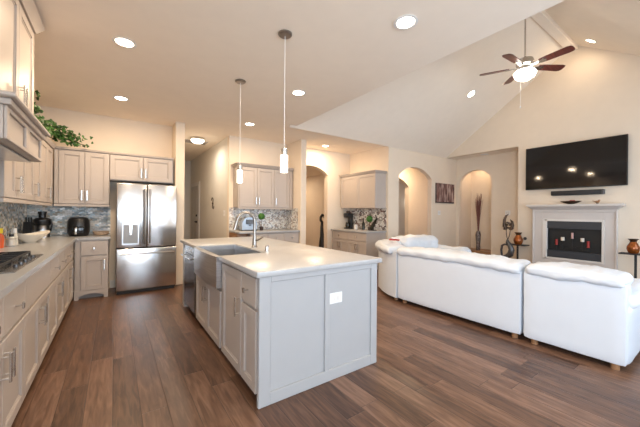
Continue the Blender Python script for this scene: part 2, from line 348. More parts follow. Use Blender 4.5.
# ceilings
struct('ceiling', MB().prism([(-1.2, -2.8), (2.74, -2.8), (2.74, 4.75), (8.27, 4.75), (8.27, 4.88), (10.4, 4.88), (10.4, 10), (-1.2, 10)], 2, ZC, ZC + .1), 'ceil')
struct('wall_kitchen_gable', MB().prism([(-.81, ZC + .1), (4.75, ZC + .1), (1.97, 4.76)], 0, 2.62, 2.74), 'wall')
def slab(y0, z0, y1, z1): return [(y0, z0), (y1, z1), (y1, z1 + .1), (y0, z0 + .1)]
struct('ceiling_vault_far', MB().prism(slab(4.75, slope_z(4.75), 1.97, 4.76), 0, 2.62, gx + .14), 'ceil')
struct('ceiling_vault_near', MB().prism(slab(-.81, slope_z(-.81), 1.97, 4.76), 0, 2.62, gx + .14), 'ceil')
struct('trim_ridge_beam', B(2.75, 1.90, 4.63, gx - .002, 2.05, 4.78, bev=.006), 'ceil')
# window walls behind the camera, with openings
def window_wall(name, x0, x1, y0, y1, zt, wins, z0=.45, z1=2.55):
    mb = MB(); xs = x0
    for a, b in wins:
        mb.box(xs, y0, 0, a, y1, zt); mb.box(a, y0, 0, b, y1, z0); mb.box(a, y0, z1, b, y1, zt); xs = b
    mb.box(xs, y0, 0, x1, y1, zt); struct(name, mb, 'wall')
window_wall('wall_dining', -1.2, 2.86, -2.8, -2.68, ZC, [(-.65, .75), (.95, 2.35)])
window_wall('wall_front', 2.86, 7.76, -1.0, -.81, 2.9, [(3.3, 5.1), (5.3, 7.1)])
struct('wall_dining_side', B(2.74, -2.68, 0, 2.86, -.81, ZC), 'wall')
wn_ = 0
for (a, b, yy) in [(-.65, .75, -2.74), (.95, 2.35, -2.74), (3.3, 5.1, -.90), (5.3, 7.1, -.90)]:
    wn_ += 1
    mb = MB()
    for z in (.45, 1.48, 2.50): mb.box(a, yy - .03, z, b, yy + .03, z + .05)
    for x in (a, (a + b) / 2 - .025, b - .05): mb.box(x, yy - .03, .45, x + .05, yy + .03, 2.55)
    w = struct('window_%d' % wn_, mb, 'trim')
    MB().box(a + .05, yy - .004, .5, b - .05, yy + .004, 2.5).build('window_pane', 'glass', w)
mb = MB()
for z in (.6, 1.475, 2.35): mb.box(-1.17, -2.4, z, -1.11, -.6, z + .05)
for y in (-2.4, -1.525, -.65): mb.box(-1.17, y, .6, -1.11, y + .05, 2.4)
w = struct('window_5', mb, 'trim'); MB().box(-1.144, -2.35, .65, -1.136, -.65, 2.35).build('window_pane', 'glass', w)  # added window, out of view, opened for the extra side light
# backsplashes
struct('trim_backsplash_left', B(-1.08, .8, .917, -1.072, 6.12, 1.74), 'tile_left')
struct('trim_backsplash_back', B(-1.07, 6.122, .917, -.05, 6.13, 1.40), 'tile_back')
struct('trim_backsplash_desk', B(1.97, 6.122, .93, 3.31, 6.13, 1.40), 'tile_desk')
struct('trim_backsplash_desk_side', B(3.312, 5.60, .93, 3.32, 6.12, 1.40), 'tile_deskside')
struct('trim_backsplash_bar', B(5.262, 4.80, .90, 5.27, 6.12, 1.42), 'tile_bar')
# baseboards
def bb(name, *a): struct(name, B(*a, bev=.004), 'trim')
bb('baseboard_far_left', 5.27, 4.735, 0, 5.63, 4.749, .13); bb('baseboard_far', 6.96, 4.735, 0, 8.14, 4.749, .13)
bb('baseboard_fridge', -.05, 6.115, 0, .02, 6.129, .13); bb('baseboard_arch', 4.53, 6.116, 0, 5.26, 6.129, .13)
bb('baseboard_passage', 5.285, 6.3, 0, 5.299, 9.98, .13); bb('baseboard_gallery', 7.73, 6.085, 0, 9.49, 6.099, .13)
bb('baseboard_fireplace', gx - .016, 2.70, 0, gx - .001, 2.94, .13); bb('baseboard_fireplace_right', gx - .016, -.79, 0, gx - .001, 1.2, .13)
bb('baseboard_recess', 8.134, 2.96, 0, 8.149, 3.77, .13); bb('baseboard_hall', 1.944, 6.26, 0, 1.959, 8.55, .13)
# hall door at the far end of the right wall
dw = struct('door_1', MB().box(1.925, 8.75, 0, 1.958, 9.62, 2.05, bev=.003), 'door')
mb = MB()
for z0, z1 in ((.18, .95), (1.08, 1.92)):
    for y0, y1 in ((8.86, 9.14), (9.23, 9.51)): mb.box(1.918, y0, z0, 1.926, y1, z1, bev=.004)
mb.build('door_panel', 'door', dw)
MB().cyl((1.93, 8.84, 1.02), (1.88, 8.84, 1.02), .028).tube([(1.885, 8.84, 1.02), (1.88, 8.95, 1.02)], .011).build('door_handle', 'iron', dw)
MB().cyl((1.93, 8.84, 1.20), (1.895, 8.84, 1.20), .03).build('deadbolt', 'iron', dw)
mb = MB().box(1.935, 8.64, 0, 1.959, 8.74, 2.15).box(1.935, 9.63, 0, 1.959, 9.73, 2.15).box(1.935, 8.74, 2.06, 1.959, 9.63, 2.15); struct('trim_door_casing', mb, 'trim')

# ------------------------------------------------------------------ cabinets
def bar_pull(parent, x, z, L=.14, vertical=True, y=-.02):
    mb = MB(); o = .034
    if vertical:
        mb.box(x - .009, y - o - .007, z - L / 2, x + .009, y - o + .003, z + L / 2, bev=.002)
        for q in (-1, 1): mb.cyl((x, y, z + q * L * .36), (x, y - o, z + q * L * .36), .0045, 8)
    else:
        mb.box(x - L / 2, y - o - .007, z - .0065, x + L / 2, y - o + .003, z + .0065, bev=.002)
        for q in (-1, 1): mb.cyl((x + q * L * .36, y, z), (x + q * L * .36, y - o, z), .0045, 8)
    return mb.build('handle', 'nickel', parent, world=False)
def knob(parent, x, z, y=-.02):
    mb = MB().cyl((x, y, z), (x, y - .03, z), .006, 8).box(x - .013, y - .04, z - .02, x + .013, y - .03, z + .02, bev=.003)
    return mb.build('knob', 'nickel', parent, world=False)
def shaker(name, parent, x0, x1, z0, z1, paint, rail=.062, flat=False):
    mb = MB(); g = .003; x0 += g; x1 -= g; z0 += g; z1 -= g; t = .02
    if flat or z1 - z0 < .16:
        mb.box(x0, -t, z0, x1, 0, z1, bev=.003)
    else:
        mb.box(x0, -t, z0, x0 + rail, 0, z1, bev=.0025); mb.box(x1 - rail, -t, z0, x1, 0, z1, bev=.0025)
        mb.box(x0 + rail, -t, z0, x1 - rail, 0, z0 + rail, bev=.0025); mb.box(x0 + rail, -t, z1 - rail, x1 - rail, 0, z1, bev=.0025)
        i = rail; j = .012      # bevelled inner moulding
        mb.hexa((x0 + i, z0 + i, x1 - i, z1 - i), (x0 + i + j, z0 + i + j, x1 - i - j, z1 - i - j), .0, .0001) if False else None
        mb.box(x0 + i - .001, -.008, z0 + i - .001, x1 - i + .001, 0, z1 - i + .001)
        for a, b, c, d in ((x0 + i, x0 + i + j, z0 + i, z1 - i), (x1 - i - j, x1 - i, z0 + i, z1 - i), (x0 + i, x1 - i, z0 + i, z0 + i + j), (x0 + i, x1 - i, z1 - i - j, z1 - i)):
            mb.box(a, -.013, c, b, -.006, d, bev=.003)
    return mb.build(name, paint, parent, world=False)
def cabinet(name, label, cat, loc, rz, w, d, z0, z1, fronts, toe=.0, paint='cab', group=None, crown=None, rail=0, arch=False):
    """local frame: x along the front, -y out of the front, origin at floor level under the front left corner"""
    t = thing(name, label, cat, (loc[0], loc[1], z0), rz, group)
    T = lambda mb: mb.xf(Matrix.Translation((0, 0, -z0)))
    mb = MB().box(.001, 0, z0 + toe, w - .001, d, z1, bev=.002)
    T(mb).build('carcass', paint, t, world=False)
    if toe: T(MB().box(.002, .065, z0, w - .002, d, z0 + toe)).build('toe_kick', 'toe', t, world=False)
    if arch:
        pts = [(0, z0), (.05, z0)] + [(.05 + (w - .1) * k / 12, z0 + .045 + .035 * math.sin(math.pi * k / 12)) for k in range(13)] + [(w - .05, z0), (w, z0), (w, z0 + toe + .01), (0, z0 + toe + .01)]
        T(MB().prism([p for p in pts], 1, -.018, .0)).build('arched_valance', paint, t, world=False)
    for f in fronts:
        kind, x0, x1, a, b = f[:5]
        if kind == 'drawer':
            o = shaker('drawer', t, x0, x1, a - z0, b - z0, paint, flat=True); 
            if len(f) > 5 and f[5] == 'knob': knob(o, (x0 + x1) / 2, (a + b) / 2 - z0)
            elif len(f) > 5 and f[5] == 'bar': bar_pull(o, (x0 + x1) / 2, (a + b) / 2 - z0, .10, False)
        elif kind == 'panel': shaker('panel', t, x0, x1, a - z0, b - z0, paint, flat=True)
        else:
            o = shaker('door', t, x0, x1, a - z0, b - z0, paint)
            if len(f) > 5 and f[5]:
                xx = x0 + .032 if f[5][0] == 'L' else x1 - .032
                zz = {'t': b - .13, 'b': a + .13, 'm': a + (b - a) * .66}[f[5][1]]
                bar_pull(o, xx, zz - z0, .155)
    if crown:
        e = crown[0]; h = crown[1]; ex0 = e if crown[2] else 0; ex1 = e if crown[3] else 0
        T(MB().hexa((0 - (.008 if ex0 else 0), -.03, w + (.008 if ex1 else 0), d), (-ex0, -.022 - e, w + ex1, d), z1 + .0005, z1 + h).box(-ex0, -.022 - e, z1 + h, w + ex1, d, z1 + h + .012, bev=.003)).build('crown_molding', paint, t, world=False)
    if rail: T(MB().box(0, -.018, z0 - rail, w, .012, z0 - .0005, bev=.003)).build('light_rail', paint, t, world=False)
    return t
HP = R(90)
# left wall base run (fronts face +X): local x -> +Y
LX = -.49; LD = .586
def left_base(y0, y1, label, fr): return cabinet('base_cabinet', label, 'cabinet', (LX, y0, 0), HP, y1 - y0, LD, 0, .873, fr, toe=.07, group='base cabinets along the left wall')
def two_door(w, drawers):
    h = w / 2
    return ([('drawer', 0, h, .635, .855, 'knob'), ('drawer', h, w, .635, .855, 'knob')] if drawers else [('panel', 0, w, .635, .855)]) + [('door', 0, h, .075, .62, 'Rt'), ('door', h, w, .075, .62, 'Lt')]
left_base(.80, 1.74, 'greige base cabinet nearest the viewer on the left wall', two_door(.94, True))
left_base(1.74, 2.66, 'greige base cabinet at lower left corner, just before the cooktop', two_door(.92, True))
left_base(2.66, 3.60, 'greige base cabinet under the gas cooktop with plain false drawer front', two_door(.94, False))
left_base(3.60, 4.52, 'greige base cabinet just past the cooktop, below the white bowl', two_door(.92, True))
left_base(4.52, 5.44, 'farthest greige base cabinet of the left run, next to the inner corner', two_door(.92, True))
# corner cabinet on the back wall
cabinet('corner_base_cabinet', 'greige base cabinet beside the fridge with arched toe cutout, under the air fryer', 'cabinet', (-.468, 5.545, 0), 0, .40, .58, 0, .873,
        [('drawer', .07, .385, .645, .855, 'knob'), ('door', .07, .385, .13, .63, 'Rt')], toe=.12, arch=True)
# left wall uppers (fronts face +X)
def left_upper(y0, y1, label): 
    w = y1 - y0; h = w / 2
    return cabinet('wall_cabinet', label, 'cabinet', (-.75, y0, 0), HP, w, .327, 1.405, 2.20, [('door', 0, h, 1.41, 2.19, 'Rb'), ('door', h, w, 1.41, 2.19, 'Lb')], group='wall cabinets along the left wall', crown=(.03, .04, False, False), rail=.035)
left_upper(3.41, 4.15, 'greige wall cabinet directly beyond the range hood')
left_upper(4.15, 4.89, 'middle greige wall cabinet on the left wall, above the white bowl')
left_upper(4.89, 5.70, 'greige wall cabinet of the left wall in the corner under the ivy')
# hood and the cabinet above it
hood = thing('range_hood', 'greige paneled wood range hood over the gas cooktop', 'range hood', (-.79, 2.9, 1.70))
MB().box(-1.078, 2.38, 1.71, -.515, 3.385, 1.90, bev=.003).build('hood_box', 'cab', hood)
mb = MB()
for y0, y1 in ((2.385, 2.885), (2.885, 3.38)):
    for a, b, c, d in ((y0, y0 + .05, 1.71, 1.90), (y1 - .05, y1, 1.71, 1.90), (y0 + .05, y1 - .05, 1.71, 1.735), (y0 + .05, y1 - .05, 1.875, 1.90)): mb.box(-.514, a, c, -.50, b, d, bev=.003)
mb.build('front_panel_frame', 'cab', hood)
MB().box(-1.078, 2.36, 1.9005, -.48, 3.395, 1.935, bev=.004).box(-1.078, 2.31, 1.935, -.45, 3.40, 1.96, bev=.006).build('hood_molding', 'cab', hood)
MB().box(-1.06, 2.50, 1.695, -.56, 3.33, 1.709, bev=.003).build('vent_insert', 'steel_h', hood)
cabinet('hood_wall_cabinet', 'tall greige wall cabinet with crown molding standing above the range hood', 'cabinet', (-.575, 2.44, 0), HP, .95, .50, 1.962, 2.785,
        [('door', 0, .475, 1.975, 2.775, 'Rb'), ('door', .475, .95, 1.975, 2.775, 'Lb')], crown=(.055, .07, True, True))
# back wall uppers
cabinet('corner_wall_cabinet', 'greige two-door wall cabinet on back wall left of the fridge', 'cabinet', (-.728, 5.79, 0), 0, .665, .333, 1.405, 2.22,
        [('panel', 0, .05, 1.41, 2.21), ('door', .05, .355, 1.41, 2.21, 'Rb'), ('door', .355, .66, 1.41, 2.21, 'Lb')], crown=(.014, .02, False, False), rail=.035)
cabinet('fridge_wall_cabinet', 'short greige two-door cabinet mounted above the refrigerator', 'cabinet', (-.06, 5.79, 0), 0, .92, .333, 1.80, 2.22,
        [('door', 0, .46, 1.81, 2.21, 'Rb'), ('door', .46, .90, 1.81, 2.21, 'Lb')], crown=(.014, .02, False, False))
# desk nook
cabinet('desk_wall_cabinet', 'greige three-door wall cabinet over the desk counter behind the pendants', 'cabinet', (2.05, 5.82, 0), 0, 1.25, .303, 1.40, 2.24,
        [('door', .02, .40, 1.41, 2.23, 'Rb'), ('door', .40, .79, 1.41, 2.23, 'Lb'), ('door', .79, 1.17, 1.41, 2.23, 'Lb'), ('panel', 1.17, 1.248, 1.41, 2.23)], crown=(.05, .05, True, False), rail=.03)
cabinet('desk_base_cabinet', 'greige drawer base cabinet under the counter behind the faucet', 'cabinet', (2.20, 5.54, 0), 0, 1.11, .58, 0, .883,
        [('drawer', .01, .37, .68, .865, 'knob'), ('drawer', .37, .74, .68, .865, 'knob'), ('drawer', .74, 1.10, .68, .865, 'knob'), ('door', .01, .37, .1, .66, 'Rt'), ('door', .37, .74, .1, .66, 'Lt'), ('door', .74, 1.10, .1, .66, 'Lt')], toe=.09)
tag(B(1.97, 5.66, 0, 2.195, 6.12, .883, bev=.003).build('desk_recess_shade_panel', 'wood'), 'brown panel coloured for the shaded recess left of the desk drawers', 'cabinet')  # shaded knee recess is rendered as a brown panel, shade in its colour
tag(B(1.965, 5.50, .885, 3.315, 6.12, .925, bev=.006, seg=2).build('desk_countertop', 'quartz'), 'white countertop on the desk nook carrying a topiary', 'countertop')
# bar nook: fronts face -X, local x -> -Y
cabinet('bar_wall_cabinet', 'greige two-door wall cabinet with molding in the bar nook right of the arch', 'cabinet', (4.93, 6.07, 0), -HP, 1.25, .338, 1.42, 2.24,
        [('door', .0, .625, 1.43, 2.23), ('door', .625, 1.25, 1.43, 2.23)], crown=(.04, .045, True, True), rail=.0)
cabinet('bar_base_cabinet', 'grey base cabinet of the bar nook behind the sofa corner', 'cabinet', (4.65, 6.07, 0), -HP, 1.26, .61, 0, .853,
        [('drawer', .0, .63, .66, .84, 'knob'), ('drawer', .63, 1.26, .66, .84, 'knob'), ('door', 0, .315, .1, .645, 'Rt'), ('door', .315, .63, .1, .645, 'Lt'), ('door', .63, .945, .1, .645, 'Rt'), ('door', .945, 1.26, .1, .645, 'Lt')], toe=.09)
tag(B(4.61, 4.78, .855, 5.26, 6.115, .892, bev=.005, seg=2).build('bar_countertop', 'quartz'), 'white countertop of the bar nook with bottle and topiary on it', 'countertop')
# kitchen countertop (L) with a cut front edge
tag(MB().prism([(-1.07, .80), (-.445, .80), (-.445, 5.52), (-.045, 5.52), (-.045, 6.12), (-1.07, 6.12)], 2, .875, .915).build('kitchen_countertop', 'quartz'), 'long white L-shaped countertop on the left holding the cooktop and bowl', 'countertop')

# ------------------------------------------------------------------ island (left fronts face -X, local x -> -Y)
IX = .81; IP = 'cab_daylit'
def isl(name, label, y1, y0, fr, z1=.873): return cabinet(name, label, 'cabinet', (IX, y1, 0), -HP, y1 - y0, .58, 0, z1, fr, toe=.06, paint='cab', group='island cabinets')
isl('island_drawer_cabinet', 'narrow greige island cabinet with top drawer at the near corner', 2.16, 1.852, [('drawer', 0, .28, .645, .855, 'knob'), ('door', 0, .28, .065, .63)])
isl('island_door_cabinet', 'greige island cabinet with one full-height door, right of the farmhouse sink', 2.655, 2.162, [('door', 0, .49, .065, .855, 'Rm')])
isl('sink_base_cabinet', 'greige two-door island cabinet below the steel farmhouse sink', 3.68, 2.672, [('door', .03, .505, .065, .585, 'Rt'), ('door', .505, .98, .065, .585, 'Lt')], z1=.60)
ip = thing('kitchen_island', 'paneled island body in daylight-tinted grey with a white outlet on its end', 'island', (1.35, 1.85, 0))
MB().box(.79, 1.838, 0, 1.89, 1.850, .873).box(1.393, 1.851, 0, 1.89, 4.46, .873).box(.79, 4.345, 0, 1.392, 4.46, .873, bev=.004).build('body', IP, ip)
mb = MB()
for a, b, c, d in ((.79, .875, 0, .873), (1.33, 1.375, .085, .83), (1.82, 1.89, 0, .873), (.875, 1.82, 0, .085), (.875, 1.82, .83, .873)): mb.box(a, 1.822, c, b, 1.8385, d, bev=.003)
mb.build('end_frame', IP, ip)
ot = MB().box(1.375, 1.831, .59, 1.505, 1.8385, .675, bev=.004).build('outlet_plate', 'whiteplastic', ip)
mb = MB()
for x in (1.405, 1.445): mb.box(x, 1.8285, .615, x + .03, 1.832, .65, bev=.002)
mb.build('receptacle', 'trim', ot)
ct = MB().prism([(.76, 1.79), (1.92, 1.79), (1.92, 4.50), (.76, 4.50), (.76, 3.545), (1.22, 3.545), (1.22, 2.655), (.76, 2.655)], 2, .875, .915)
bmesh.ops.bevel(ct.bm, geom=[e for e in ct.bm.edges if len(e.link_faces) == 2 and e.calc_face_angle() > .5], offset=.006, segments=2, affect='EDGES', profile=.5)
tag(ct.build('island_countertop', 'quartz'), 'large white quartz island countertop in the middle of the kitchen', 'countertop')
sk = thing('farmhouse_sink', 'stainless steel apron-front farmhouse sink set in the island', 'sink', (.98, 3.1, .62))
pts = []
for k in range(9):
    a = k / 8; pts.append((.745 - .02 * math.sin(math.pi * a), 2.66 + .88 * a))
MB().prism(pts + [(.79, 3.54), (.79, 2.66)], 2, .625, .905).build('apron_front', 'steel_h', sk)
MB().box(.79, 2.66, .625, 1.215, 3.54, .645).box(.79, 2.66, .645, .80, 3.54, .9).box(1.205, 2.66, .645, 1.215, 3.54, .905).box(.80, 2.66, .645, 1.205, 2.67, .905).box(.80, 3.53, .645, 1.205, 3.54, .905).build('basin', 'steel_h', sk)
MB().cyl((1.0, 3.1, .645), (1.0, 3.1, .649), .05).build('drain', 'chrome', sk)
dwm = thing('dishwasher', 'stainless dishwasher built into the far end of the island', 'dishwasher', (1.1, 4.0, 0))
MB().box(.83, 3.69, .07, 1.38, 4.335, .87).build('tub', 'blackmat', dwm)
MB().box(.785, 3.695, .09, .828, 4.33, .76, bev=.006).build('door', 'darksteel', dwm)
MB().box(.79, 3.695, .765, .828, 4.33, .868, bev=.005).build('control_panel', 'darksteel', dwm)
MB().tube([(.745, 3.74, .735), (.745, 4.28, .735)], .01).cyl((.745, 3.77, .735), (.788, 3.77, .735), .007).cyl((.745, 4.25, .735), (.788, 4.25, .735), .007).build('handle', 'nickel', dwm)
fc = thing('kitchen_faucet', 'tall metal gooseneck faucet behind the island sink', 'faucet', (1.29, 3.12, .915))
MB().lathe([(.033, 0), (.033, .008), (.024, .02), (.022, .09), (.017, .11), (.015, .13)], (1.29, 3.12, .9155)).build('base', 'satin', fc)
arc = [(1.29, 3.12, 1.03), (1.29, 3.12, 1.20)] + [(1.29 - .10 + .10 * math.cos(math.pi * k / 12), 3.12, 1.20 + .10 * math.sin(math.pi * k / 12)) for k in range(1, 11)] + [(1.088, 3.12, 1.215)]
MB().tube(arc, .0145, 14).build('gooseneck', 'satin', fc)
MB().tube([(1.089, 3.12, 1.22), (1.078, 3.12, 1.18), (1.062, 3.12, 1.115)], [.015, .017, .019], 14).build('spray_head', 'satin', fc)
MB().tube([(1.30, 3.10, .99), (1.31, 3.05, 1.0), (1.335, 2.97, 1.04)], [.012, .009, .006], 10).build('lever', 'satin', fc)
tag(MB().lathe([(.024, 0), (.024, .006), (.017, .008), (.017, .05), (.014, .055), (.0, .055)], (1.26, 2.73, .9155)).build('air_switch_button', 'chrome'), 'small chrome air-switch button on the island countertop beside the faucet', 'button')

# ------------------------------------------------------------------ refrigerator
fr = thing('refrigerator', 'stainless french-door refrigerator with water dispenser on the back wall', 'refrigerator', (.44, 5.8, 0))
MB().box(.03, 5.57, .03, .868, 6.10, 1.73).build('cabinet_body', 'blackmat', fr)
ld = MB().box(.03, 5.51, .73, .437, 5.565, 1.745, bev=.012, seg=3).build('door', 'steel', fr)
rd = MB().box(.443, 5.51, .73, .873, 5.565, 1.745, bev=.012, seg=3).build('door', 'steel', fr)
fz = MB().box(.03, 5.51, .06, .873, 5.565, .715, bev=.012, seg=3).build('freezer_drawer', 'steel', fr)
for d, x in ((ld, .405), (rd, .475)):
    MB().tube([(x, 5.46, .79), (x, 5.455, 1.2), (x, 5.46, 1.66)], .012).cyl((x, 5.46, .82), (x, 5.512, .82), .009).cyl((x, 5.46, 1.63), (x, 5.512, 1.63), .009).build('handle', 'satin', d)
MB().tube([(.07, 5.46, .635), (.44, 5.452, .635), (.825, 5.46, .635)], .013).cyl((.1, 5.46, .635), (.1, 5.512, .635), .009).cyl((.78, 5.46, .635), (.78, 5.512, .635), .009).build('handle', 'satin', fz)
dp = MB().box(.10, 5.503, .775, .33, 5.5115, 1.19, bev=.003).build('dispenser', 'steel_h', ld)
MB().box(.118, 5.499, .80, .312, 5.5035, 1.09).build('dispenser_recess', 'recess', dp); MB().box(.118, 5.497, 1.105, .312, 5.5035, 1.175, bev=.002).build('dispenser_display', 'nickel', dp)
MB().box(.20, 5.49, .93, .235, 5.5, 1.09, bev=.003).build('dispenser_paddle', 'chrome', dp)
MB().box(.04, 5.53, .005, .845, 5.56, .055).build('kick_grille', 'blackmat', fr)

# ------------------------------------------------------------------ cooktop and counter objects
ck = thing('gas_cooktop', 'steel gas cooktop with black cast-iron grates on the left countertop', 'cooktop', (-.74, 3.05, .915))
MB().box(-1.02, 2.58, .916, -.50, 3.48, .926, bev=.004).build('plate', 'cooktop', ck)
for y0, y1 in ((2.60, 2.89), (2.895, 3.165), (3.17, 3.46)):
    mb = MB()
    for x in (-1.0, -.86, -.72, -.585): mb.box(x - .006, y0, .945, x + .006, y1, .962, bev=.002)
    for y in (y0 + .006, (y0 + y1) / 2, y1 - .006): mb.box(-1.0, y - .006, .945, -.585, y + .006, .962, bev=.002)
    for x in (-1.0, -.585):
        for y in (y0 + .008, y1 - .008): mb.box(x - .007, y - .007, .9265, x + .007, y + .007, .95)
    mb.build('grate', 'iron', ck)
for x, y, r in ((-.9, 2.745, .04), (-.69, 2.745, .05), (-.8, 3.03, .06), (-.9, 3.315, .05), (-.69, 3.315, .04)):
    MB().lathe([(r, 0), (r, .008), (r * .75, .012), (r * .7, .02), (0, .021)], (x, y, .9265)).build('burner', 'iron', ck)
for k in range(5): MB().lathe([(.016, 0), (.014, .016), (0, .017)], (-.535, 2.78 + .125 * k, .9265), 16).build('knob', 'pewter', ck)
# pointed-rim white bowl
mb = MB(); seg = 40; rings = []
for r, z in [(.05, .0), (.06, .012), (.12, .05), (.17, .085), (.185, .10), (.178, .10), (.11, .05), (.05, .02), (0, .018)]:
    rings.append([mb.bm.verts.new((r * math.cos(2 * math.pi * k / seg) * .72, r * math.sin(2 * math.pi * k / seg) * 1.15, z + max(0, (r - .1)) * .42 * abs(math.sin(2 * math.pi * k / seg)) ** 3)) for k in range(seg)])
for a, b in zip(rings, rings[1:]):
    for k in range(seg): mb.bm.faces.new((a[k], a[(k + 1) % seg], b[(k + 1) % seg], b[k]))
mb.bm.faces.new(list(reversed(rings[0]))); bmesh.ops.remove_doubles(mb.bm, verts=mb.bm.verts, dist=.0005)
o = tag(mb.build('serving_bowl', 'bowl'), 'ivory boat-shaped serving bowl with raised ends on the left countertop', 'bowl'); o.location = (-.83, 4.95, .916); o.rotation_euler = (0, 0, R(-38))
ju = thing('juicer', 'black and steel upright juicer in the back corner of the counter', 'juicer', (-.86, 5.86, .916))
MB().lathe([(.095, 0), (.095, .02), (.088, .03), (.085, .16), (.09, .17), (0, .17)], (-.86, 5.86, .916)).build('motor_base', 'steel_h', ju)
MB().lathe([(.092, .172), (.10, .19), (.10, .25), (.075, .28), (.05, .285), (0, .285)], (-.86, 5.86, .916)).build('lid', 'black', ju)
MB().lathe([(.042, .286), (.042, .34), (.05, .345), (.05, .375), (0, .376)], (-.86, 5.86, .916)).build('feed_chute', 'black', ju)
MB().tube([(-.765, 5.80, 1.0), (-.74, 5.78, 1.1), (-.765, 5.80, 1.18)], .012).build('clamp_arm', 'black', ju)
kb = thing('knife_block', 'dark slanted knife block beside the juicer on the left counter', 'knife block', (-.97, 5.66, .916))
MB().prism([(5.58, .916), (5.70, .916), (5.74, 1.10), (5.64, 1.15)], 0, -1.02, -.93).build('block', 'black', kb)
for k in range(3): MB().box(-1.005 + .026 * k, 5.66, 1.12, -.99 + .026 * k, 5.69, 1.21, bev=.003).build('knife_handle', 'blackmat', kb)
af = thing('air_fryer', 'glossy black rounded air fryer on the counter next to the fridge', 'air fryer', (-.45, 5.90, .916))
MB().lathe([(.105, 0), (.122, .012), (.136, .06), (.14, .14), (.136, .22), (.118, .27), (.09, .288), (0, .292)], (-.45, 5.90, .916)).build('body', 'black', af)
MB().box(-.53, 5.75, .945, -.37, 5.80, 1.07, bev=.02, seg=3).build('basket_front', 'blackgloss', af)
MB().box(-.485, 5.69, .95, -.455, 5.75, 1.05, bev=.008, seg=2).build('handle', 'nickel', af)
bk = thing('bread_basket', 'low tan woven basket at the end of the counter beside the fridge', 'basket', (-.17, 5.93, .916))
MB().lathe([(.07, 0), (.095, .01), (.105, .06), (.098, .06), (.09, .02), (0, .015)], (-.17, 5.93, .916), sx=1.05, sy=.8).build('basket', 'tan', bk)
cd = thing('cruet_caddy', 'chrome wire caddy holding bottles at the left picture edge', 'caddy', (-.93, 4.53, .916))
MB().box(-1.0, 4.43, .917, -.86, 4.63, .925, bev=.002).tube([(-1.0, 4.43, 1.0), (-.86, 4.43, 1.0), (-.86, 4.63, 1.0), (-1.0, 4.63, 1.0), (-1.0, 4.43, 1.0)], .004, 6).tube([(-.93, 4.43, .925), (-.93, 4.43, 1.1), (-.93, 4.63, 1.1), (-.93, 4.63, .925)], .004, 6).build('wire_frame', 'chrome', cd)
def bottle(name, label, loc, prof, m, capm, capz, capr, caph, cat='bottle'):
    t = thing(name, label, cat, loc); MB().lathe(prof, loc, 18).build('glass_body', m, t)
    MB().lathe([(capr, 0), (capr, caph), (0, caph + .002)], (loc[0], loc[1], loc[2] + capz), 14).build('cap', capm, t); return t
bottle('pepper_mill', 'tall white capped bottle standing in the wire caddy', (-.895, 4.58, .926), [(.028, 0), (.028, .09), (.016, .12), (.014, .13), (0, .13)], 'clearish', 'whiteplastic', .131, .017, .05)
bottle('oil_cruet', 'short dark-capped glass cruet in the wire caddy', (-.90, 4.48, .926), [(.03, 0), (.03, .07), (.018, .095), (0, .096)], 'clearish', 'black', .097, .02, .025)
bottle('mustard_bottle', 'yellow-topped bottle at the left picture edge by the caddy', (-.965, 4.36, .916), [(.034, 0), (.038, .08), (.036, .12), (.02, .15), (0, .151)], 'orange', 'yellow', .152, .028, .05)
bottle('spice_jar', 'small dark-lidded spice jar against the backsplash behind the caddy', (-1.02, 4.72, .916), [(.024, 0), (.024, .08), (.018, .09), (0, .091)], 'clearish', 'nickel', .092, .022, .025, 'jar')

# ivy on the cabinet tops
iv = thing('ivy_garland', 'trailing green ivy garland lying on top of the corner wall cabinets', 'plant', (-.85, 5.4, 2.26))
path = [(-.80, 4.4, 2.30), (-.80, 4.75, 2.34), (-.80, 5.1, 2.36), (-.80, 5.45, 2.44), (-.80, 5.75, 2.46), (-.66, 5.80, 2.42), (-.52, 5.80, 2.34), (-.36, 5.76, 2.31)]
MB().tube(path, .006, 6).build('stem', 'stem', iv)
mb = MB(); rnd = random.Random(3)
def leaf(mb, c, s, nrm, ang):
    n = Vector(nrm).normalized(); t = n.orthogonal().normalized(); t = Matrix.Rotation(ang, 3, n) @ t; b = n.cross(t)
    o = [(0, -.5), (.38, -.55), (.62, -.1), (.36, .1), (.30, .42), (0, .8), (-.30, .42), (-.36, .1), (-.62, -.1), (-.38, -.55)]
    cv = mb.bm.verts.new(Vector(c)); vs2 = [mb.bm.verts.new(Vector(c) + (t * x + b * y) * s - n * s * .35 * (abs(x) + .25 * y * y)) for x, y in o]
    for k in range(len(o)): mb.bm.faces.new((cv, vs2[k], vs2[(k + 1) % len(o)]))
dens = [6, 16, 40, 80, 100, 84, 24]
for i, nl in enumerate(dens):
    a, b = Vector(path[i]), Vector(path[i + 1])
    for k in range(nl):
        p = a.lerp(b, rnd.random()); sp = .06 if i < 2 else .10
        p += Vector((rnd.uniform(-.02, sp), -abs(rnd.gauss(0, .05)) if i > 3 else rnd.gauss(0, .05), rnd.uniform(-.10, .13)))
        p.z = max(p.z, 2.30)
        leaf(mb, p, rnd.uniform(.028, .05), (rnd.gauss(.7, .5), rnd.gauss(-.7, .5), rnd.gauss(.5, .5)), rnd.uniform(0, 6.28))
for k in range(26):     # the spray standing by the hood cabinet
    leaf(mb, (-.72 + rnd.uniform(-.05, .02), 4.66 + rnd.uniform(-.06, .06), rnd.uniform(2.34, 2.72)), rnd.uniform(.03, .05), (rnd.gauss(.7, .5), rnd.gauss(-.7, .5), rnd.gauss(.3, .5)), rnd.uniform(0, 6.28))
for k in range(7): leaf(mb, (-.78 + rnd.uniform(-.02, .03), 5.0 + .08 * k, 2.31 + rnd.uniform(0, .04)), .04, (1, -.5, .2), rnd.uniform(0, 6.28))
mb.build('foliage', 'leaf', iv)

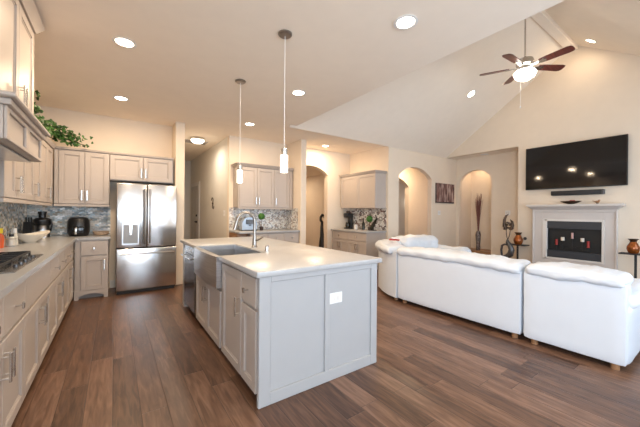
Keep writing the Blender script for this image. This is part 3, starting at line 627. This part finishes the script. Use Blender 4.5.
def topiary(label, loc, r, h):
    t = thing('topiary', label, 'plant', loc, 0, None); x, y, z = loc
    MB().lathe([(.035, 0), (.045, .075), (.048, .08), (.04, .08), (0, .07)], loc, 18).build('pot', 'pot', t)
    MB().cyl((x, y, z + .07), (x, y, z + h - r * .8), .005, 8).build('stem', 'stem', t)
    mb = MB().ball((x, y, z + h), r, r, r, 12)
    for v in mb.bm.verts:
        d = v.co - Vector((x, y, z + h)); v.co += d * .12 * noise.noise(v.co * 60)
    mb.build('ball_foliage', 'topi', t)
topiary('small round green topiary in dark pot on the desk counter', (2.55, 5.80, .926), .070, .29)
topiary('round green topiary among the bottles on the bar counter', (5.07, 5.16, .893), .078, .27)
ts = thing('toaster', 'blue-grey rounded appliance on the desk counter behind the faucet', 'toaster', (2.28, 5.85, .926))
mb = MB().prism([(2.12, .945), (2.44, .945), (2.44, 1.08), (2.40, 1.16), (2.33, 1.20), (2.23, 1.20), (2.16, 1.16), (2.12, 1.08)], 1, 5.77, 5.95); mb.build('body', 'blue', ts)
MB().box(2.11, 5.76, .927, 2.45, 5.96, .946, bev=.004).build('base', 'black', ts); MB().box(2.20, 5.755, 1.06, 2.36, 5.769, 1.15, bev=.004).build('front_panel', 'pewter', ts)
MB().box(2.26, 5.735, 1.03, 2.30, 5.756, 1.05, bev=.003).build('lever', 'black', ts)
# bar nook objects
cm = thing('coffee_maker', 'black coffee maker at the left end of the bar counter', 'coffee maker', (5.05, 5.93, .893))
MB().box(4.96, 5.86, .894, 5.16, 6.0, .925, bev=.01).box(5.09, 5.86, .925, 5.16, 6.0, 1.22, bev=.008).build('body', 'black', cm)
MB().box(4.95, 5.855, 1.18, 5.17, 6.005, 1.30, bev=.02, seg=2).build('brew_head', 'black', cm); MB().lathe([(.05, 0), (.06, .04), (.05, .12), (.035, .14), (0, .14)], (5.03, 5.93, .926), 18).build('carafe', 'darkglass', cm)
MB().lathe([(.05, 0), (.055, .05), (.03, .065), (0, .066)], (5.05, 5.93, 1.30), 16).build('lid', 'bronze', cm)
mg = thing('mug', 'white mug in the middle of the bar counter', 'mug', (5.0, 5.57, .893)); MB().lathe([(.038, 0), (.042, .01), (.042, .12), (.037, .12), (.036, .015), (0, .014)], (5.0, 5.57, .8935), 20).build('cup', 'whiteplastic', mg)
MB().tube([(4.998, 5.53, .98), (4.998, 5.505, .97), (4.998, 5.505, .93), (4.998, 5.53, .915)], .006, 8).build('handle', 'whiteplastic', mg)
bottle('wine_bottle', 'dark upright wine bottle between mug and topiary on the bar counter', (5.03, 5.33, .893), [(.04, 0), (.04, .15), (.016, .20), (.015, .25), (0, .25)], 'darkglass', 'blackmat', .251, .017, .03)
wr = thing('tilted_bottle_holder', 'dark slanted bottle holder at the right end of the bar counter', 'bottle holder', (5.02, 4.95, .893))
MB().tube([(5.02, 5.06, .93), (5.02, 4.98, 1.03), (5.02, 4.86, 1.19)], [.045, .045, .016], 14).build('bottle_body', 'darkglass', wr); MB().box(4.97, 4.92, .894, 5.07, 5.09, .91, bev=.003).box(5.01, 4.97, .91, 5.03, 5.0, 1.0).build('stand', 'iron', wr)

# ------------------------------------------------------------------ lights
def lamp_spot(parent, loc, w, size=.1, col=WARM, direction=None, name='lamp'):
    l = bpy.data.lights.new(name, 'AREA'); l.shape = 'DISK'; l.size = size; l.energy = w; l.color = col
    o = bpy.data.objects.new(name, l); C.objects.link(o); o.parent = parent; o.location = loc
    if direction is not None: o.rotation_euler = Vector(direction).to_track_quat('-Z', 'Y').to_euler()
    return o
cans = [(.07, 3.34, 'recessed ceiling light over the aisle, nearest of the two on the left'), (.07, 5.02, 'recessed ceiling light over the aisle, closer to the fridge'),
        (2.0, 3.38, 'recessed ceiling light beside the near pendant canopy above the island'), (1.98, 1.61, 'large bright recessed ceiling light nearest the viewer, top middle'),
        (2.0, 5.10, 'recessed ceiling light in front of the desk wall cabinet'), (4.11, 5.68, 'recessed ceiling light before the dark arched passage')]
proto = thing('recessed_ceiling_light', cans[0][2], 'ceiling light', (0, 0, 0), 0, 'recessed lights in the kitchen ceiling')
MB().lathe([(.095, -.002), (.098, -.008), (.076, -.010), (.070, -.003), (0, -.002)], seg=32).build('trim_ring', 'whiteplastic', proto, world=False)
MB().lathe([(0, -.0055), (.069, -.0065), (.069, -.004), (0, -.004)][::-1], seg=32).build('lens', 'can', proto, world=False)
lamp_spot(proto, (0, 0, -.02), CAN_W, .13, WARM)
for i, (x, y, lb) in enumerate(cans):
    o = proto if i == 0 else copy_tree(proto); o.location = (x, y, ZC); o['label'] = lb
vl = [(6.20, 3.30, 'recessed light in the far slope of the vaulted ceiling', -1), (7.16, 1.60, 'recessed light in the near vault slope beside the ridge beam', 1)]
for x, y, lb, sgn in vl:
    o = copy_tree(proto); o.location = (x, y, slope_z(y)); o.rotation_euler = (math.atan(.68) * sgn, 0, 0); o['label'] = lb; o['group'] = 'recessed lights in the vault'
    for c_ in o.children:
        if c_.type == 'LIGHT': c_.data = c_.data.copy(); c_.data.energy = 2.5
o = copy_tree(proto); o.location = (7.93, 3.86, 2.87); o['label'] = 'small recessed light in the ceiling of the niche recess'; del o['group']
for ch in o.children:
    if ch.type == 'LIGHT': bpy.data.objects.remove(ch)
    elif ch.name.startswith('lens'): ch.data = ch.data.copy(); ch.data.materials[0] = M['whiteplastic']
for x, y, z, lb, w in ((4.4, 8.4, 2.5, 'added unseen light in the arched passage ceiling', 12), (7.2, 5.5, 2.9, 'added unseen light in the gallery ceiling behind the wide arch', 22), (7.4, 7.1, 2.9, 'added unseen light in the room beyond the gallery', 6), (8.5, 4.2, 2.80, 'small recessed light in the ceiling of the arched niche', 1.8)):  # unseen lights added to brighten passage and gallery; niche lamp follows its warm wall
    o = copy_tree(proto); o.location = (x, y, z); o['label'] = lb; del o['group']
    for ch in o.children:
        if ch.type == 'LIGHT': ch.data = ch.data.copy(); ch.data.energy = w
hl = thing('flush_ceiling_light', 'round frosted flush-mount light on the hall ceiling', 'ceiling light', (1.47, 6.75, ZC))
MB().lathe([(.15, 0), (.155, -.03), (.14, -.045), (0, -.046)], (1.47, 6.75, ZC - .001), 32).build('mount_ring', 'nickel', hl)
MB().lathe([(.135, -.047), (.125, -.08), (.08, -.11), (0, -.12)], (1.47, 6.75, ZC), 32).build('glass_bowl', 'hallglass', hl)
lamp_spot(hl, (0, 0, -.14), 8.5, .2, (1, .88, .72))
vt = thing('ceiling_vent', 'grey rectangular air vent in the hall ceiling', 'vent', (1.45, 7.15, ZC))
mb = MB().box(1.2, 7.0, ZC - .012, 1.75, 7.02, ZC - .001).box(1.2, 7.28, ZC - .012, 1.75, 7.3, ZC - .001).box(1.2, 7.02, ZC - .012, 1.22, 7.28, ZC - .001).box(1.73, 7.02, ZC - .012, 1.75, 7.28, ZC - .001)
mb.build('frame', 'vent', vt)
mb = MB()
for k in range(9): mb.box(1.22, 7.03 + .028 * k, ZC - .010, 1.73, 7.045 + .028 * k, ZC - .002)
mb.build('louvers', 'toe', vt)
# pendants
pp = thing('pendant_light', '', 'pendant light', (0, 0, ZC), 0, 'pendant lights over the island')
MB().lathe([(.0, 0), (.062, -.001), (.062, -.012), (.05, -.022), (0, -.024)][::-1], seg=28).build('canopy', 'satin', pp, world=False)
MB().cyl((0, 0, -.02), (0, 0, -1.03), .0028, 8).build('cord', 'whiteplastic', pp, world=False)
MB().lathe([(0, -1.02), (.012, -1.02), (.031, -1.03), (.031, -1.083), (0, -1.085)], seg=24).build('socket_cap', 'nickel', pp, world=False)
MB().lathe([(0, -1.086), (.034, -1.086), (.034, -1.235), (.03, -1.238), (0, -1.238)], seg=24).build('glass_cylinder', 'pend', pp, world=False)
l = bpy.data.lights.new('pendant_lamp', 'POINT'); l.energy = 1.2; l.color = (1, .82, .6); l.shadow_soft_size = .03; lo = bpy.data.objects.new('pendant_lamp', l); C.objects.link(lo); lo.parent = pp; lo.location = (0, 0, -1.28)
for i, (x, y, lb) in enumerate(((1.24, 2.34, 'nearer pendant light with bubbled glass cylinder, right of the pair'), (1.25, 3.50, 'farther pendant light with bubbled glass cylinder, left of the pair'))):
    o = pp if i == 0 else copy_tree(pp); o.location = (x, y, ZC); o['label'] = lb

# ceiling fan
fn = thing('ceiling_fan', 'five-blade ceiling fan with lit glass bowl hanging from the ridge beam', 'ceiling fan', (5.30, 1.97, 4.63))
fx, fy = 5.30, 1.97
MB().lathe([(0, 0), (.03, -.05), (.065, -.03), (.068, 0)], (fx, fy, 4.629)).build('canopy', 'nickel', fn)
MB().cyl((fx, fy, 4.59), (fx, fy, 3.78), .012, 12).build('downrod', 'nickel', fn)
MB().lathe([(0, 3.79), (.03, 3.785), (.06, 3.76), (.11, 3.745), (.125, 3.70), (.12, 3.66), (.07, 3.64), (.075, 3.60), (.06, 3.57), (0, 3.57)], (fx, fy, 0)).build('motor_housing', 'nickel', fn)
for px, py in ((5.23, 1.36), (5.86, 1.62), (5.02, 2.53), (5.71, 2.40), (4.68, 1.98)):
    a = math.atan2(py - fy, px - fx); m4 = Matrix.Translation((fx, fy, 3.635)) @ Matrix.Rotation(a, 4, 'Z') @ Matrix.Rotation(R(-12), 4, 'X')
    mb = MB().prism([(.21, -.05), (.30, -.062), (.57, -.072), (.615, -.06), (.63, -.03), (.63, .03), (.615, .06), (.57, .072), (.30, .062), (.21, .05)], 2, -.004, .004).xf(m4); bl = mb.build('blade', 'blade', fn)
    MB().prism([(.08, -.02), (.16, -.022), (.27, -.045), (.30, 0), (.27, .045), (.16, .022), (.08, .02)], 2, -.012, -.005).xf(m4).build('blade_bracket', 'bladepale', bl)
MB().lathe([(0, 3.41), (.06, 3.425), (.13, 3.47), (.155, 3.53), (.13, 3.568), (0, 3.569)], (fx, fy, 0)).build('glass_bowl', 'fanglass', fn)
MB().lathe([(0, 3.385), (.012, 3.39), (.012, 3.409), (0, 3.41)], (fx, fy, 0), 12).build('finial', 'nickel', fn)
MB().cyl((fx - .05, fy + .04, 3.43), (fx - .05, fy + .04, 3.02), .0025, 6).ball((fx - .05, fy + .04, 3.0), .009, .009, .02, 6).build('pull_chain', 'whiteplastic', fn)
l = bpy.data.lights.new('fan_lamp', 'POINT'); l.energy = 3; l.color = (1, .80, .58); l.shadow_soft_size = .12; lo = bpy.data.objects.new('fan_lamp', l); C.objects.link(lo); lo.parent = fn; lo.location = (0, 0, -1.33)

# ------------------------------------------------------------------ fireplace wall
tv = thing('television', 'large wall-mounted black flat screen television above the mantel', 'television', (7.53, 1.97, 1.85))
MB().box(7.535, 1.17, 1.845, 7.575, 2.77, 2.765, bev=.006).build('bezel', 'black', tv); MB().box(7.531, 1.185, 1.865, 7.5345, 2.755, 2.752).build('screen', 'blackgloss', tv)
MB().box(7.576, 1.75, 2.1, 7.619, 2.2, 2.5).build('wall_bracket', 'blackmat', tv)
sb = thing('soundbar', 'slim black soundbar on the wall just below the television', 'soundbar', (7.56, 1.88, 1.70))
MB().box(7.52, 1.49, 1.70, 7.60, 2.30, 1.795, bev=.012, seg=2).build('speaker_bar', 'blackmat', sb); MB().box(7.515, 1.475, 1.698, 7.605, 1.515, 1.797, bev=.012, seg=2).build('end_cap', 'pewter', sb); MB().box(7.60, 1.8, 1.72, 7.619, 2.0, 1.78).build('bracket', 'blackmat', sb)
fp = thing('fireplace', 'painted fireplace surround with mantel shelf and dark firebox', 'fireplace', (7.6, 1.95, 0))
S = lambda *a, **k: MB().box(*a, **k)
MB().hexa((7.46, 1.29, 7.619, 2.61), (7.39, 1.22, 7.619, 2.68), 1.41, 1.47).box(7.37, 1.20, 1.47, 7.619, 2.70, 1.515, bev=.006).build('mantel_shelf', 'stone', fp)
mb = MB()
for y0, y1 in ((1.30, 1.46), (2.43, 2.60)): mb.box(7.50, y0, 0, 7.619, y1, 1.41, bev=.004)
mb.box(7.50, 1.46, 1.21, 7.619, 2.43, 1.41).box(7.50, 1.46, 0, 7.619, 2.43, .38)
for y0, y1 in ((1.285, 1.315), (2.585, 2.615)): mb.box(7.475, y0, 0, 7.51, y1, 1.41, bev=.006)
mb.box(7.475, 1.315, 1.36, 7.51, 2.585, 1.41, bev=.006)
mb.build('surround', 'stone', fp)
mb = MB().box(7.485, 1.46, .38, 7.55, 1.50, 1.21, bev=.005).box(7.485, 2.35, .38, 7.55, 2.43, 1.21, bev=.005).box(7.485, 1.50, 1.17, 7.55, 2.39, 1.21, bev=.005).box(7.485, 1.50, .38, 7.55, 2.39, .42, bev=.005); mb.build('inner_frame', 'trim', fp)
MB().box(7.50, 1.50, 1.02, 7.515, 2.39, 1.17).build('upper_louver', 'firepanel', fp); MB().box(7.50, 1.50, .42, 7.515, 2.39, .57).build('lower_louver', 'firepanel', fp)
MB().box(7.60, 1.50, .42, 7.618, 2.39, 1.17).build('firebox_back', 'firebox', fp)
for y in (1.50, 2.378): MB().box(7.515, y, .57, 7.60, y + .012, 1.05).build('firebox_side', 'firebox', fp)
MB().box(7.515, 1.50, .55, 7.60, 2.39, .5699).build('firebox_floor', 'firebox', fp)
# candle holder in the firebox
ch_ = thing('candle_holder', 'black scrolled iron candle holder inside the firebox', 'candle holder', (7.55, 1.95, .57))
mb = MB()
cpos = [(2.20, .68, 'red', .115, .022), (2.10, .775, 'whitewax', .07, .03), (1.945, .825, 'pinkwax', .115, .02), (1.79, .775, 'whitewax', .07, .03), (1.70, .665, 'red', .125, .022)]
mb.tube([(7.55, 1.68, .575), (7.55, 2.22, .575)], .006, 8)
for y, z, m_, h_, r_ in cpos: mb.cyl((7.55, y, .575), (7.55, y, z - .004), .005, 8).lathe([(.03, 0), (.034, .008), (0, .008)], (7.55, y, z - .008), 14)
mb.tube([(7.55, 1.95 + .14 * math.cos(k * .5), .63 + .05 * math.sin(k * 1.0)) for k in range(13)], .005, 6)
mb.build('scroll_frame', 'iron', ch_)
for (y, z, m_, h_, r_), lb in zip(cpos, ('red candle at left end of the firebox candle holder', 'short ivory candle second from left in the firebox', 'slim pink candle highest in the middle of the firebox', 'short ivory candle second from right in the firebox', 'red candle at right end of the firebox candle holder')):
    c = thing('pillar_candle', lb, 'candle', (7.55, y, z + .001), 0, 'candles in the firebox'); MB().lathe([(r_, 0), (r_, h_), (r_ * .6, h_ - .004), (0, h_ - .006)], (7.55, y, z + .001), 16).build('wax', m_, c); MB().cyl((7.55, y, z + h_ - .006), (7.55, y, z + h_ + .012), .0015, 5).build('wick', 'blackmat', c)
# mantel ornaments
mbw = thing('decorative_bowl', 'shallow wide bowl of red potpourri on the mantel below the soundbar', 'bowl', (7.48, 1.955, 1.515))
MB().lathe([(.035, 0), (.05, .004), (.12, .03), (.175, .06), (.17, .062), (.10, .035), (0, .015)], (7.48, 1.955, 1.516), sx=.5).build('dish', 'bronze', mbw)
mb = MB(); rr = random.Random(4)
for k in range(14):
    a = rr.random() * 6.28; d = rr.random() * .10; mb.ball((7.48 + .4 * d * math.cos(a), 1.955 + d * math.sin(a), 1.56 + rr.random() * .025), .02, .024, .016, 6)
o = mb.build('potpourri', 'red', mbw); o['kind'] = 'stuff'
bd = thing('bird_figurine', 'tiny brown bird figurine at the right end of the mantel', 'figurine', (7.48, 1.56, 1.515))
MB().ball((7.48, 1.56, 1.555), .02, .035, .022, 8).ball((7.48, 1.535, 1.583), .014, .016, .014, 8).build('body', 'wood', bd); MB().tube([(7.48, 1.59, 1.56), (7.48, 1.63, 1.575)], [.012, .004], 8).build('tail', 'wood', bd); MB().box(7.465, 1.545, 1.516, 7.495, 1.575, 1.536, bev=.002).build('stand', 'bronze', bd)
tag(MB().lathe([(.035, 0), (.035, .006), (.018, .008), (.014, .022), (0, .023)], (0, 0, 0), 16).xf(Matrix.Rotation(R(-90), 4, 'Y')).xf(Matrix.Translation((7.619, 2.80, .76))).build('gas_key_valve', 'pewter'), 'small dark gas valve key on the wall left of the fireplace', 'valve')

# side tables and vases
def side_table(label, cx, cy, h):
    t = thing('side_table', label, 'table', (cx, cy, 0), 0, 'iron side tables by the fireplace')
    MB().box(cx - .12, cy - .19, h - .02, cx + .12, cy + .19, h, bev=.004).build('tabletop', 'blackmat', t)
    for y in (cy,): MB().box(cx - .015, y - .015, .02, cx + .015, y + .015, h - .02).build('leg', 'blackmat', t)
    MB().box(cx - .11, cy - .14, 0, cx + .11, cy + .14, .02, bev=.004).build('base', 'blackmat', t)
side_table('slim dark side table left of the fireplace holding the amber vase', 7.44, 2.88, .63)
side_table('slim dark side table at the right picture edge by the fireplace', 7.22, 1.02, .66)
def amber_vase(label, x, y, z, s):
    t = thing('amber_vase', label, 'vase', (x, y, z), 0, 'amber glazed vases')
    MB().lathe([(.05 * s, 0), (.075 * s, .02 * s), (.095 * s, .08 * s), (.09 * s, .13 * s), (.06 * s, .19 * s), (.045 * s, .22 * s)], (x, y, z + .001), 28).build('body', 'amber', t)
    MB().lathe([(.045 * s, .2205 * s), (.055 * s, .25 * s), (.08 * s, .275 * s), (.074 * s, .277 * s), (.045 * s, .245 * s), (.03 * s, .225 * s)], (x, y, z + .001), 28).build('neck', 'bronze', t)
amber_vase('amber glazed vase on the side table left of the fireplace', 7.42, 2.86, .63, .97)
amber_vase('amber glazed vase on the side table at the right edge of the picture', 7.20, 1.045, .66, .88)
# bronze flower sculpture on a curled pewter stand
sc_ = thing('metal_sculpture', 'tall bronze leaf sculpture on a curled dark metal animal base by the recess', 'sculpture', (7.20, 3.0, 0))
MB().lathe([(.085, 0), (.085, .02), (.03, .04), (.022, .30), (.03, .34), (0, .345)], (7.20, 3.02, 0), 20).build('pedestal', 'pewter', sc_)
cur = [(7.20, 3.10, .35), (7.20, 3.115, .50), (7.20, 3.10, .60), (7.20, 3.04, .635), (7.20, 2.99, .62)]
MB().tube(cur, [.018, .022, .024, .022, .02], 10).build('curled_tail', 'pewter', sc_)
MB().tube([(7.20, 3.08, .35), (7.20, 3.0, .36), (7.20, 2.93, .42), (7.20, 2.905, .52), (7.20, 2.94, .62), (7.20, 2.985, .68), (7.20, 2.99, .74)], [.03, .055, .065, .06, .05, .04, .022], 12).build('animal_body', 'pewter', sc_)
MB().tube([(7.20, 2.99, .74), (7.20, 3.01, .85), (7.20, 3.02, 1.0)], .009, 8).tube([(7.20, 2.98, .74), (7.20, 2.945, .86), (7.20, 2.93, 1.0)], .009, 8).build('stem', 'bronze', sc_)
mb = MB()
for sgn, pts in ((1, [(3.03, .98), (3.06, 1.08), (3.055, 1.18), (3.02, 1.27), (2.97, 1.31)]), (-1, [(2.92, .98), (2.89, 1.06), (2.90, 1.14), (2.94, 1.19)])):
    mb.tube([(7.20, y, z) for y, z in pts], [.035, .034, .03, .022, .006], 8) if sgn > 0 else mb.tube([(7.20, y, z) for y, z in pts], [.03, .034, .026, .006], 8)
rr = random.Random(5)
for k in range(34):
    y = 2.975 + rr.uniform(-.09, .10); z = rr.uniform(.97, 1.12); leaf(mb, (7.20 + rr.uniform(-.04, .04), y, z), rr.uniform(.03, .05), (-1, rr.uniform(-.8, .8), rr.uniform(-.3, .8)), rr.uniform(0, 6))
mb.build('bronze_leaves', 'bronze', sc_)
# tall floor vase with twigs in the niche
fv = thing('floor_vase', 'tall patterned vase of dark red twigs in the arched niche', 'vase', (8.42, 4.25, .29))
MB().lathe([(.055, 0), (.06, .02), (.05, .15), (.06, .30), (.07, .42), (.055, .50), (.045, .53), (.04, .53), (.05, .45), (0, .05)], (8.42, 4.25, .291), 24).build('vase', 'vasepat', fv)
mb = MB(); rr = random.Random(9)
for k in range(34):
    a = rr.random() * 6.28; s = rr.uniform(.3, 1); h = rr.uniform(.75, 1.0)
    mb.tube([(8.42, 4.25, .66), (8.42 + .05 * s * math.cos(a), 4.25 + .055 * s * math.sin(a), 1.25), (8.42 + .10 * s * math.cos(a), 4.25 + .15 * s * math.sin(a), .85 + h * 1.08)], [.006, .008, .003], 5)
mb.build('twigs', 'twig', fv)
# painting
pa = thing('painting', 'dark red and grey abstract canvas on the wall beside the wide arch', 'painting', (7.55, 4.73, 1.88))
MB().box(7.12, 4.715, 1.60, 7.98, 4.748, 2.14, bev=.002).build('stretcher', 'artedge', pa); MB().box(7.123, 4.7115, 1.63, 7.977, 4.7145, 2.137).build('canvas', 'art', pa)
# switch plates
def plate(label, x, y, z, axis):
    t = thing('light_switch', label, 'light switch', (x, y, z))
    if axis == 'y': MB().box(x - .06, y - .007, z - .06, x + .06, y, z + .06, bev=.003).build('plate', 'whiteplastic', t); MB().box(x - .035, y - .011, z - .03, x - .008, y - .0072, z + .03, bev=.002).box(x + .008, y - .011, z - .03, x + .035, y - .0072, z + .03, bev=.002).build('rocker', 'trim', t)
    else: MB().box(x - .007, y - .06, z - .06, x, y + .06, z + .06, bev=.003).build('plate', 'whiteplastic', t); MB().box(x - .011, y - .035, z - .03, x - .0072, y - .008, z + .03, bev=.002).box(x - .011, y + .008, z - .03, x - .0072, y + .035, z + .03, bev=.002).build('rocker', 'trim', t)
plate('white switch plate on the wall below the painting', 7.30, 4.749, 1.33, 'y'); plate('white switch plate on the recess wall above the metal sculpture', 8.149, 3.38, 1.34, 'x'); plate('white switch plate on the hall wall near the desk nook', 1.959, 6.42, 1.28, 'x')
# hall wall ornament
ho = thing('wall_ornament', 'dark scrolled metal ornament hanging on the hall wall', 'wall ornament', (1.95, 7.2, 1.5))
MB().tube([(1.948, 7.35 + .07 * math.cos(k * .55), 1.58 + .07 * math.sin(k * .55)) for k in range(10)], .008, 8).tube([(1.948, 7.27 + .06 * math.cos(3.1 + k * .55), 1.44 + .06 * math.sin(3.1 + k * .55)) for k in range(10)], .008, 8).build('scroll', 'bronze', ho)
MB().ball((1.945, 7.31, 1.51), .012, .03, .03, 8).build('boss', 'bronze', ho)
# tall dark statue in the passage
gu = thing('floor_statue', 'tall slender dark statue standing in the arched passage', 'statue', (4.98, 7.0, 0))
gxx = 4.98; gy = 7.0
MB().lathe([(.13, 0), (.13, .03), (.11, .05), (0, .051)], (gxx, gy, 0), 20).build('plinth', 'black', gu)
MB().tube([(gxx, gy, .05), (gxx, gy, .25), (gxx, gy, .45), (gxx - .01, gy, .62), (gxx - .02, gy, .88), (gxx - .01, gy, 1.05)], [.105, .11, .095, .06, .045, .036], 14).build('figure', 'black', gu)
MB().tube([(gxx - .01, gy, 1.03), (gxx - .06, gy, 1.08), (gxx - .06, gy, 1.17), (gxx - .01, gy, 1.24), (gxx + .05, gy, 1.23), (gxx + .06, gy, 1.15)], [.04, .036, .036, .042, .034, .014], 10).build('curled_head', 'black', gu)
# wall lamp seen through the wide arch
sl = thing('wall_sconce', 'small lit wall lamp glimpsed through the wide arch beside its left jamb', 'wall lamp', (7.60, 7.88, 1.75))
qx, qy = 9.9, 7.88
sl.location = (qx, qy, 1.7); MB().box(qx - .05, 7.86, 1.55, qx + .05, 7.899, 1.75, bev=.004).build('back_plate', 'bronze', sl); MB().lathe([(.06, 0), (.09, .16), (.08, .16), (0, .02)], (qx, 7.78, 1.66), 20).build('glass_shade', 'hallglass', sl)

# ------------------------------------------------------------------ sectional sofa
def xform_pts(mb, f):
    for v in mb.bm.verts: v.co = Vector(f(v.co))
    return mb
SX = 3.42
def sofa_straight(label, y0, y1, arm=False):
    t = thing('sofa_section', label, 'sofa', (SX + .5, (y0 + y1) / 2, 0), 0, 'white leather sectional sofa')
    MB().puffy(SX, y0, .055, SX + .20, y1, .74, rad=.03, amp=.004, freq=4, n=14).build('back_panel', 'leatherflat', t)
    MB().puffy(SX + .17, y0 + .005, .055, SX + .98, y1 - .005, .30, rad=.03, amp=.003, n=8).build('seat_base', 'leatherflat', t)
    n = 2 if y1 - y0 > 1.2 else 1
    for k in range(n):
        a = y0 + (.2 if arm else 0); w = (y1 - a) / n
        MB().puffy(SX + .36, a + w * k + .005, .29, SX + 1.0, a + w * (k + 1) - .005, .46, rad=.07, amp=.012, n=14, seed=k, crown=.03).build('seat_cushion', 'leather', t)
        MB().puffy(SX + .17, a + w * k + .005, .42, SX + .42, a + w * (k + 1) - .005, .76, rad=.09, amp=.018, n=16, seed=k + 4).build('back_cushion', 'leather', t)
    MB().puffy(SX - .035, y0 + .012, .695, SX + .33, y1 - .012, .80, rad=.05, amp=.022, freq=6, n=34, seed=y0, crown=.04).build('top_roll', 'leather', t)
    if arm:
        MB().puffy(SX + .02, y0 - .02, .055, SX + .95, y0 + .2, .56, rad=.05, amp=.006, n=12).build('arm_panel', 'leatherflat', t)
        MB().puffy(SX + .06, y0 - .045, .50, SX + 1.0, y0 + .22, .66, rad=.075, amp=.02, n=18, seed=3).build('arm_roll', 'leather', t)
    for x in (SX + .08, SX + .9):
        for y in (y0 + .08, y1 - .08): MB().cyl((x, y, 0), (x, y, .056), .03, 14).build('foot', 'wood', t)
    return t
sofa_straight('white leather sofa section with arm, nearest at the right edge', .53, 1.275, arm=True)
sofa_straight('long middle section of the white leather sofa behind the island', 1.295, 2.90)
# corner wedge
t = thing('sofa_corner', 'wedge-shaped corner section of the white leather sofa with a red item on it', 'sofa', (3.9, 3.4, 0), 0, 'white leather sectional sofa')
wed = [(SX, 2.915), (SX + .04, 3.10), (SX + .14, 3.32), (SX + .30, 3.56), (SX + .48, 3.72), (SX + .72, 3.80), (4.28, 3.82)]
inn = [(4.28, 3.60), (SX + .75, 3.58), (SX + .58, 3.50), (SX + .45, 3.36), (SX + .32, 3.18), (SX + .23, 3.02), (SX + .20, 2.915)]
MB().prism(wed + inn, 2, .055, .74).build('back_panel', 'leatherflat', t)
MB().prism([(SX + .2, 2.915), (SX + .32, 3.18), (SX + .58, 3.5), (SX + .75, 3.58), (4.28, 3.6), (4.28, 2.915)], 2, .055, .30).build('seat_base', 'leatherflat', t)
MB().puffy(SX + .34, 2.92, .29, 4.27, 3.52, .46, rad=.07, amp=.012, n=12, crown=.03).build('seat_cushion', 'leather', t)
mid = [((a[0] + b[0]) / 2, (a[1] + b[1]) / 2) for a, b in zip(wed, inn[::-1])]
def bend_roll(mb, L):
    # bend a straight roll (along local y 0..L) around the wedge centreline
    import bisect
    P_ = [Vector((a, b, 0)) for a, b in mid]; P_[0].y += .055; d = [0]
    for a, b in zip(P_, P_[1:]): d.append(d[-1] + (b - a).length)
    for v in mb.bm.verts:
        s = max(0, min(1, v.co.y / L)) * d[-1]; i = min(len(P_) - 2, max(0, bisect.bisect_right(d, s) - 1)); k = (s - d[i]) / (d[i + 1] - d[i])
        i0 = P_[i]; i1 = P_[i + 1]; tg = (i1 - i0).normalized()
        if i + 2 < len(P_): tg = tg.lerp((P_[i + 2] - i1).normalized(), k * .5).normalized()
        if i > 0: tg = tg.lerp((i0 - P_[i - 1]).normalized(), (1 - k) * .5).normalized()
        n_ = Vector((tg.y, -tg.x, 0)); p = i0.lerp(i1, k) + n_ * v.co.x; v.co = Vector((p.x, p.y, v.co.z))
    return mb
bend_roll(MB().puffy(-.17, 0, .695, .19, 1.46, .80, rad=.05, amp=.022, freq=6, n=34, seed=8, crown=.05), 1.5).build('top_roll', 'leather', t)
for x, y in ((SX + .1, 3.0), (SX + .45, 3.6), (4.2, 3.7), (4.2, 3.0)): MB().cyl((x, y, 0), (x, y, .056), .03, 14).build('foot', 'wood', t)
# far wing, facing the viewer
t = thing('sofa_section', 'far wing of the white leather sofa under the wide arch', 'sofa', (4.9, 3.4, 0), 0, 'white leather sectional sofa')
MB().puffy(4.30, 3.62, .055, 5.40, 3.82, .74, rad=.03, amp=.004, n=12).build('back_panel', 'leatherflat', t)
MB().puffy(4.44, 2.92, .055, 5.18, 3.60, .30, rad=.03, amp=.003, n=8).build('seat_base', 'leatherflat', t)
MB().puffy(4.45, 2.90, .31, 5.17, 3.40, .46, rad=.07, amp=.012, n=12, seed=2, crown=.03).build('seat_cushion', 'leather', t)
MB().puffy(4.30, 3.40, .47, 5.26, 3.80, .86, rad=.10, amp=.028, n=26, seed=11, crown=.03).build('back_cushion', 'leather', t)
MB().puffy(5.19, 2.90, .055, 5.40, 3.61, .50, rad=.05, amp=.005, n=8).build('arm_panel', 'leatherflat', t)
MB().puffy(5.14, 2.86, .47, 5.50, 3.74, .68, rad=.10, amp=.02, n=20, seed=21).build('arm_roll', 'leather', t)
for x, y in ((4.4, 3.7), (5.3, 3.7), (4.4, 2.98), (5.3, 2.98)): MB().cyl((x, y, 0), (x, y, .056), .03, 14).build('foot', 'wood', t)
rc = thing('folded_cloth', 'small red and white folded cloth on top of the sofa corner', 'cloth', (3.66, 3.16, .87))
MB().puffy(-.035, -.08, 0, .035, .08, .025, rad=.012, amp=.008, freq=14, n=10).xf(Matrix.Translation((3.66, 3.16, .872)) @ Matrix.Rotation(R(35), 4, 'Z')).build('red_fold', 'red', rc)
MB().puffy(-.03, -.05, 0, .04, .05, .022, rad=.01, amp=.006, freq=14, n=8).xf(Matrix.Translation((3.67, 3.17, .897)) @ Matrix.Rotation(R(50), 4, 'Z')).build('white_fold', 'whiteplastic', rc)
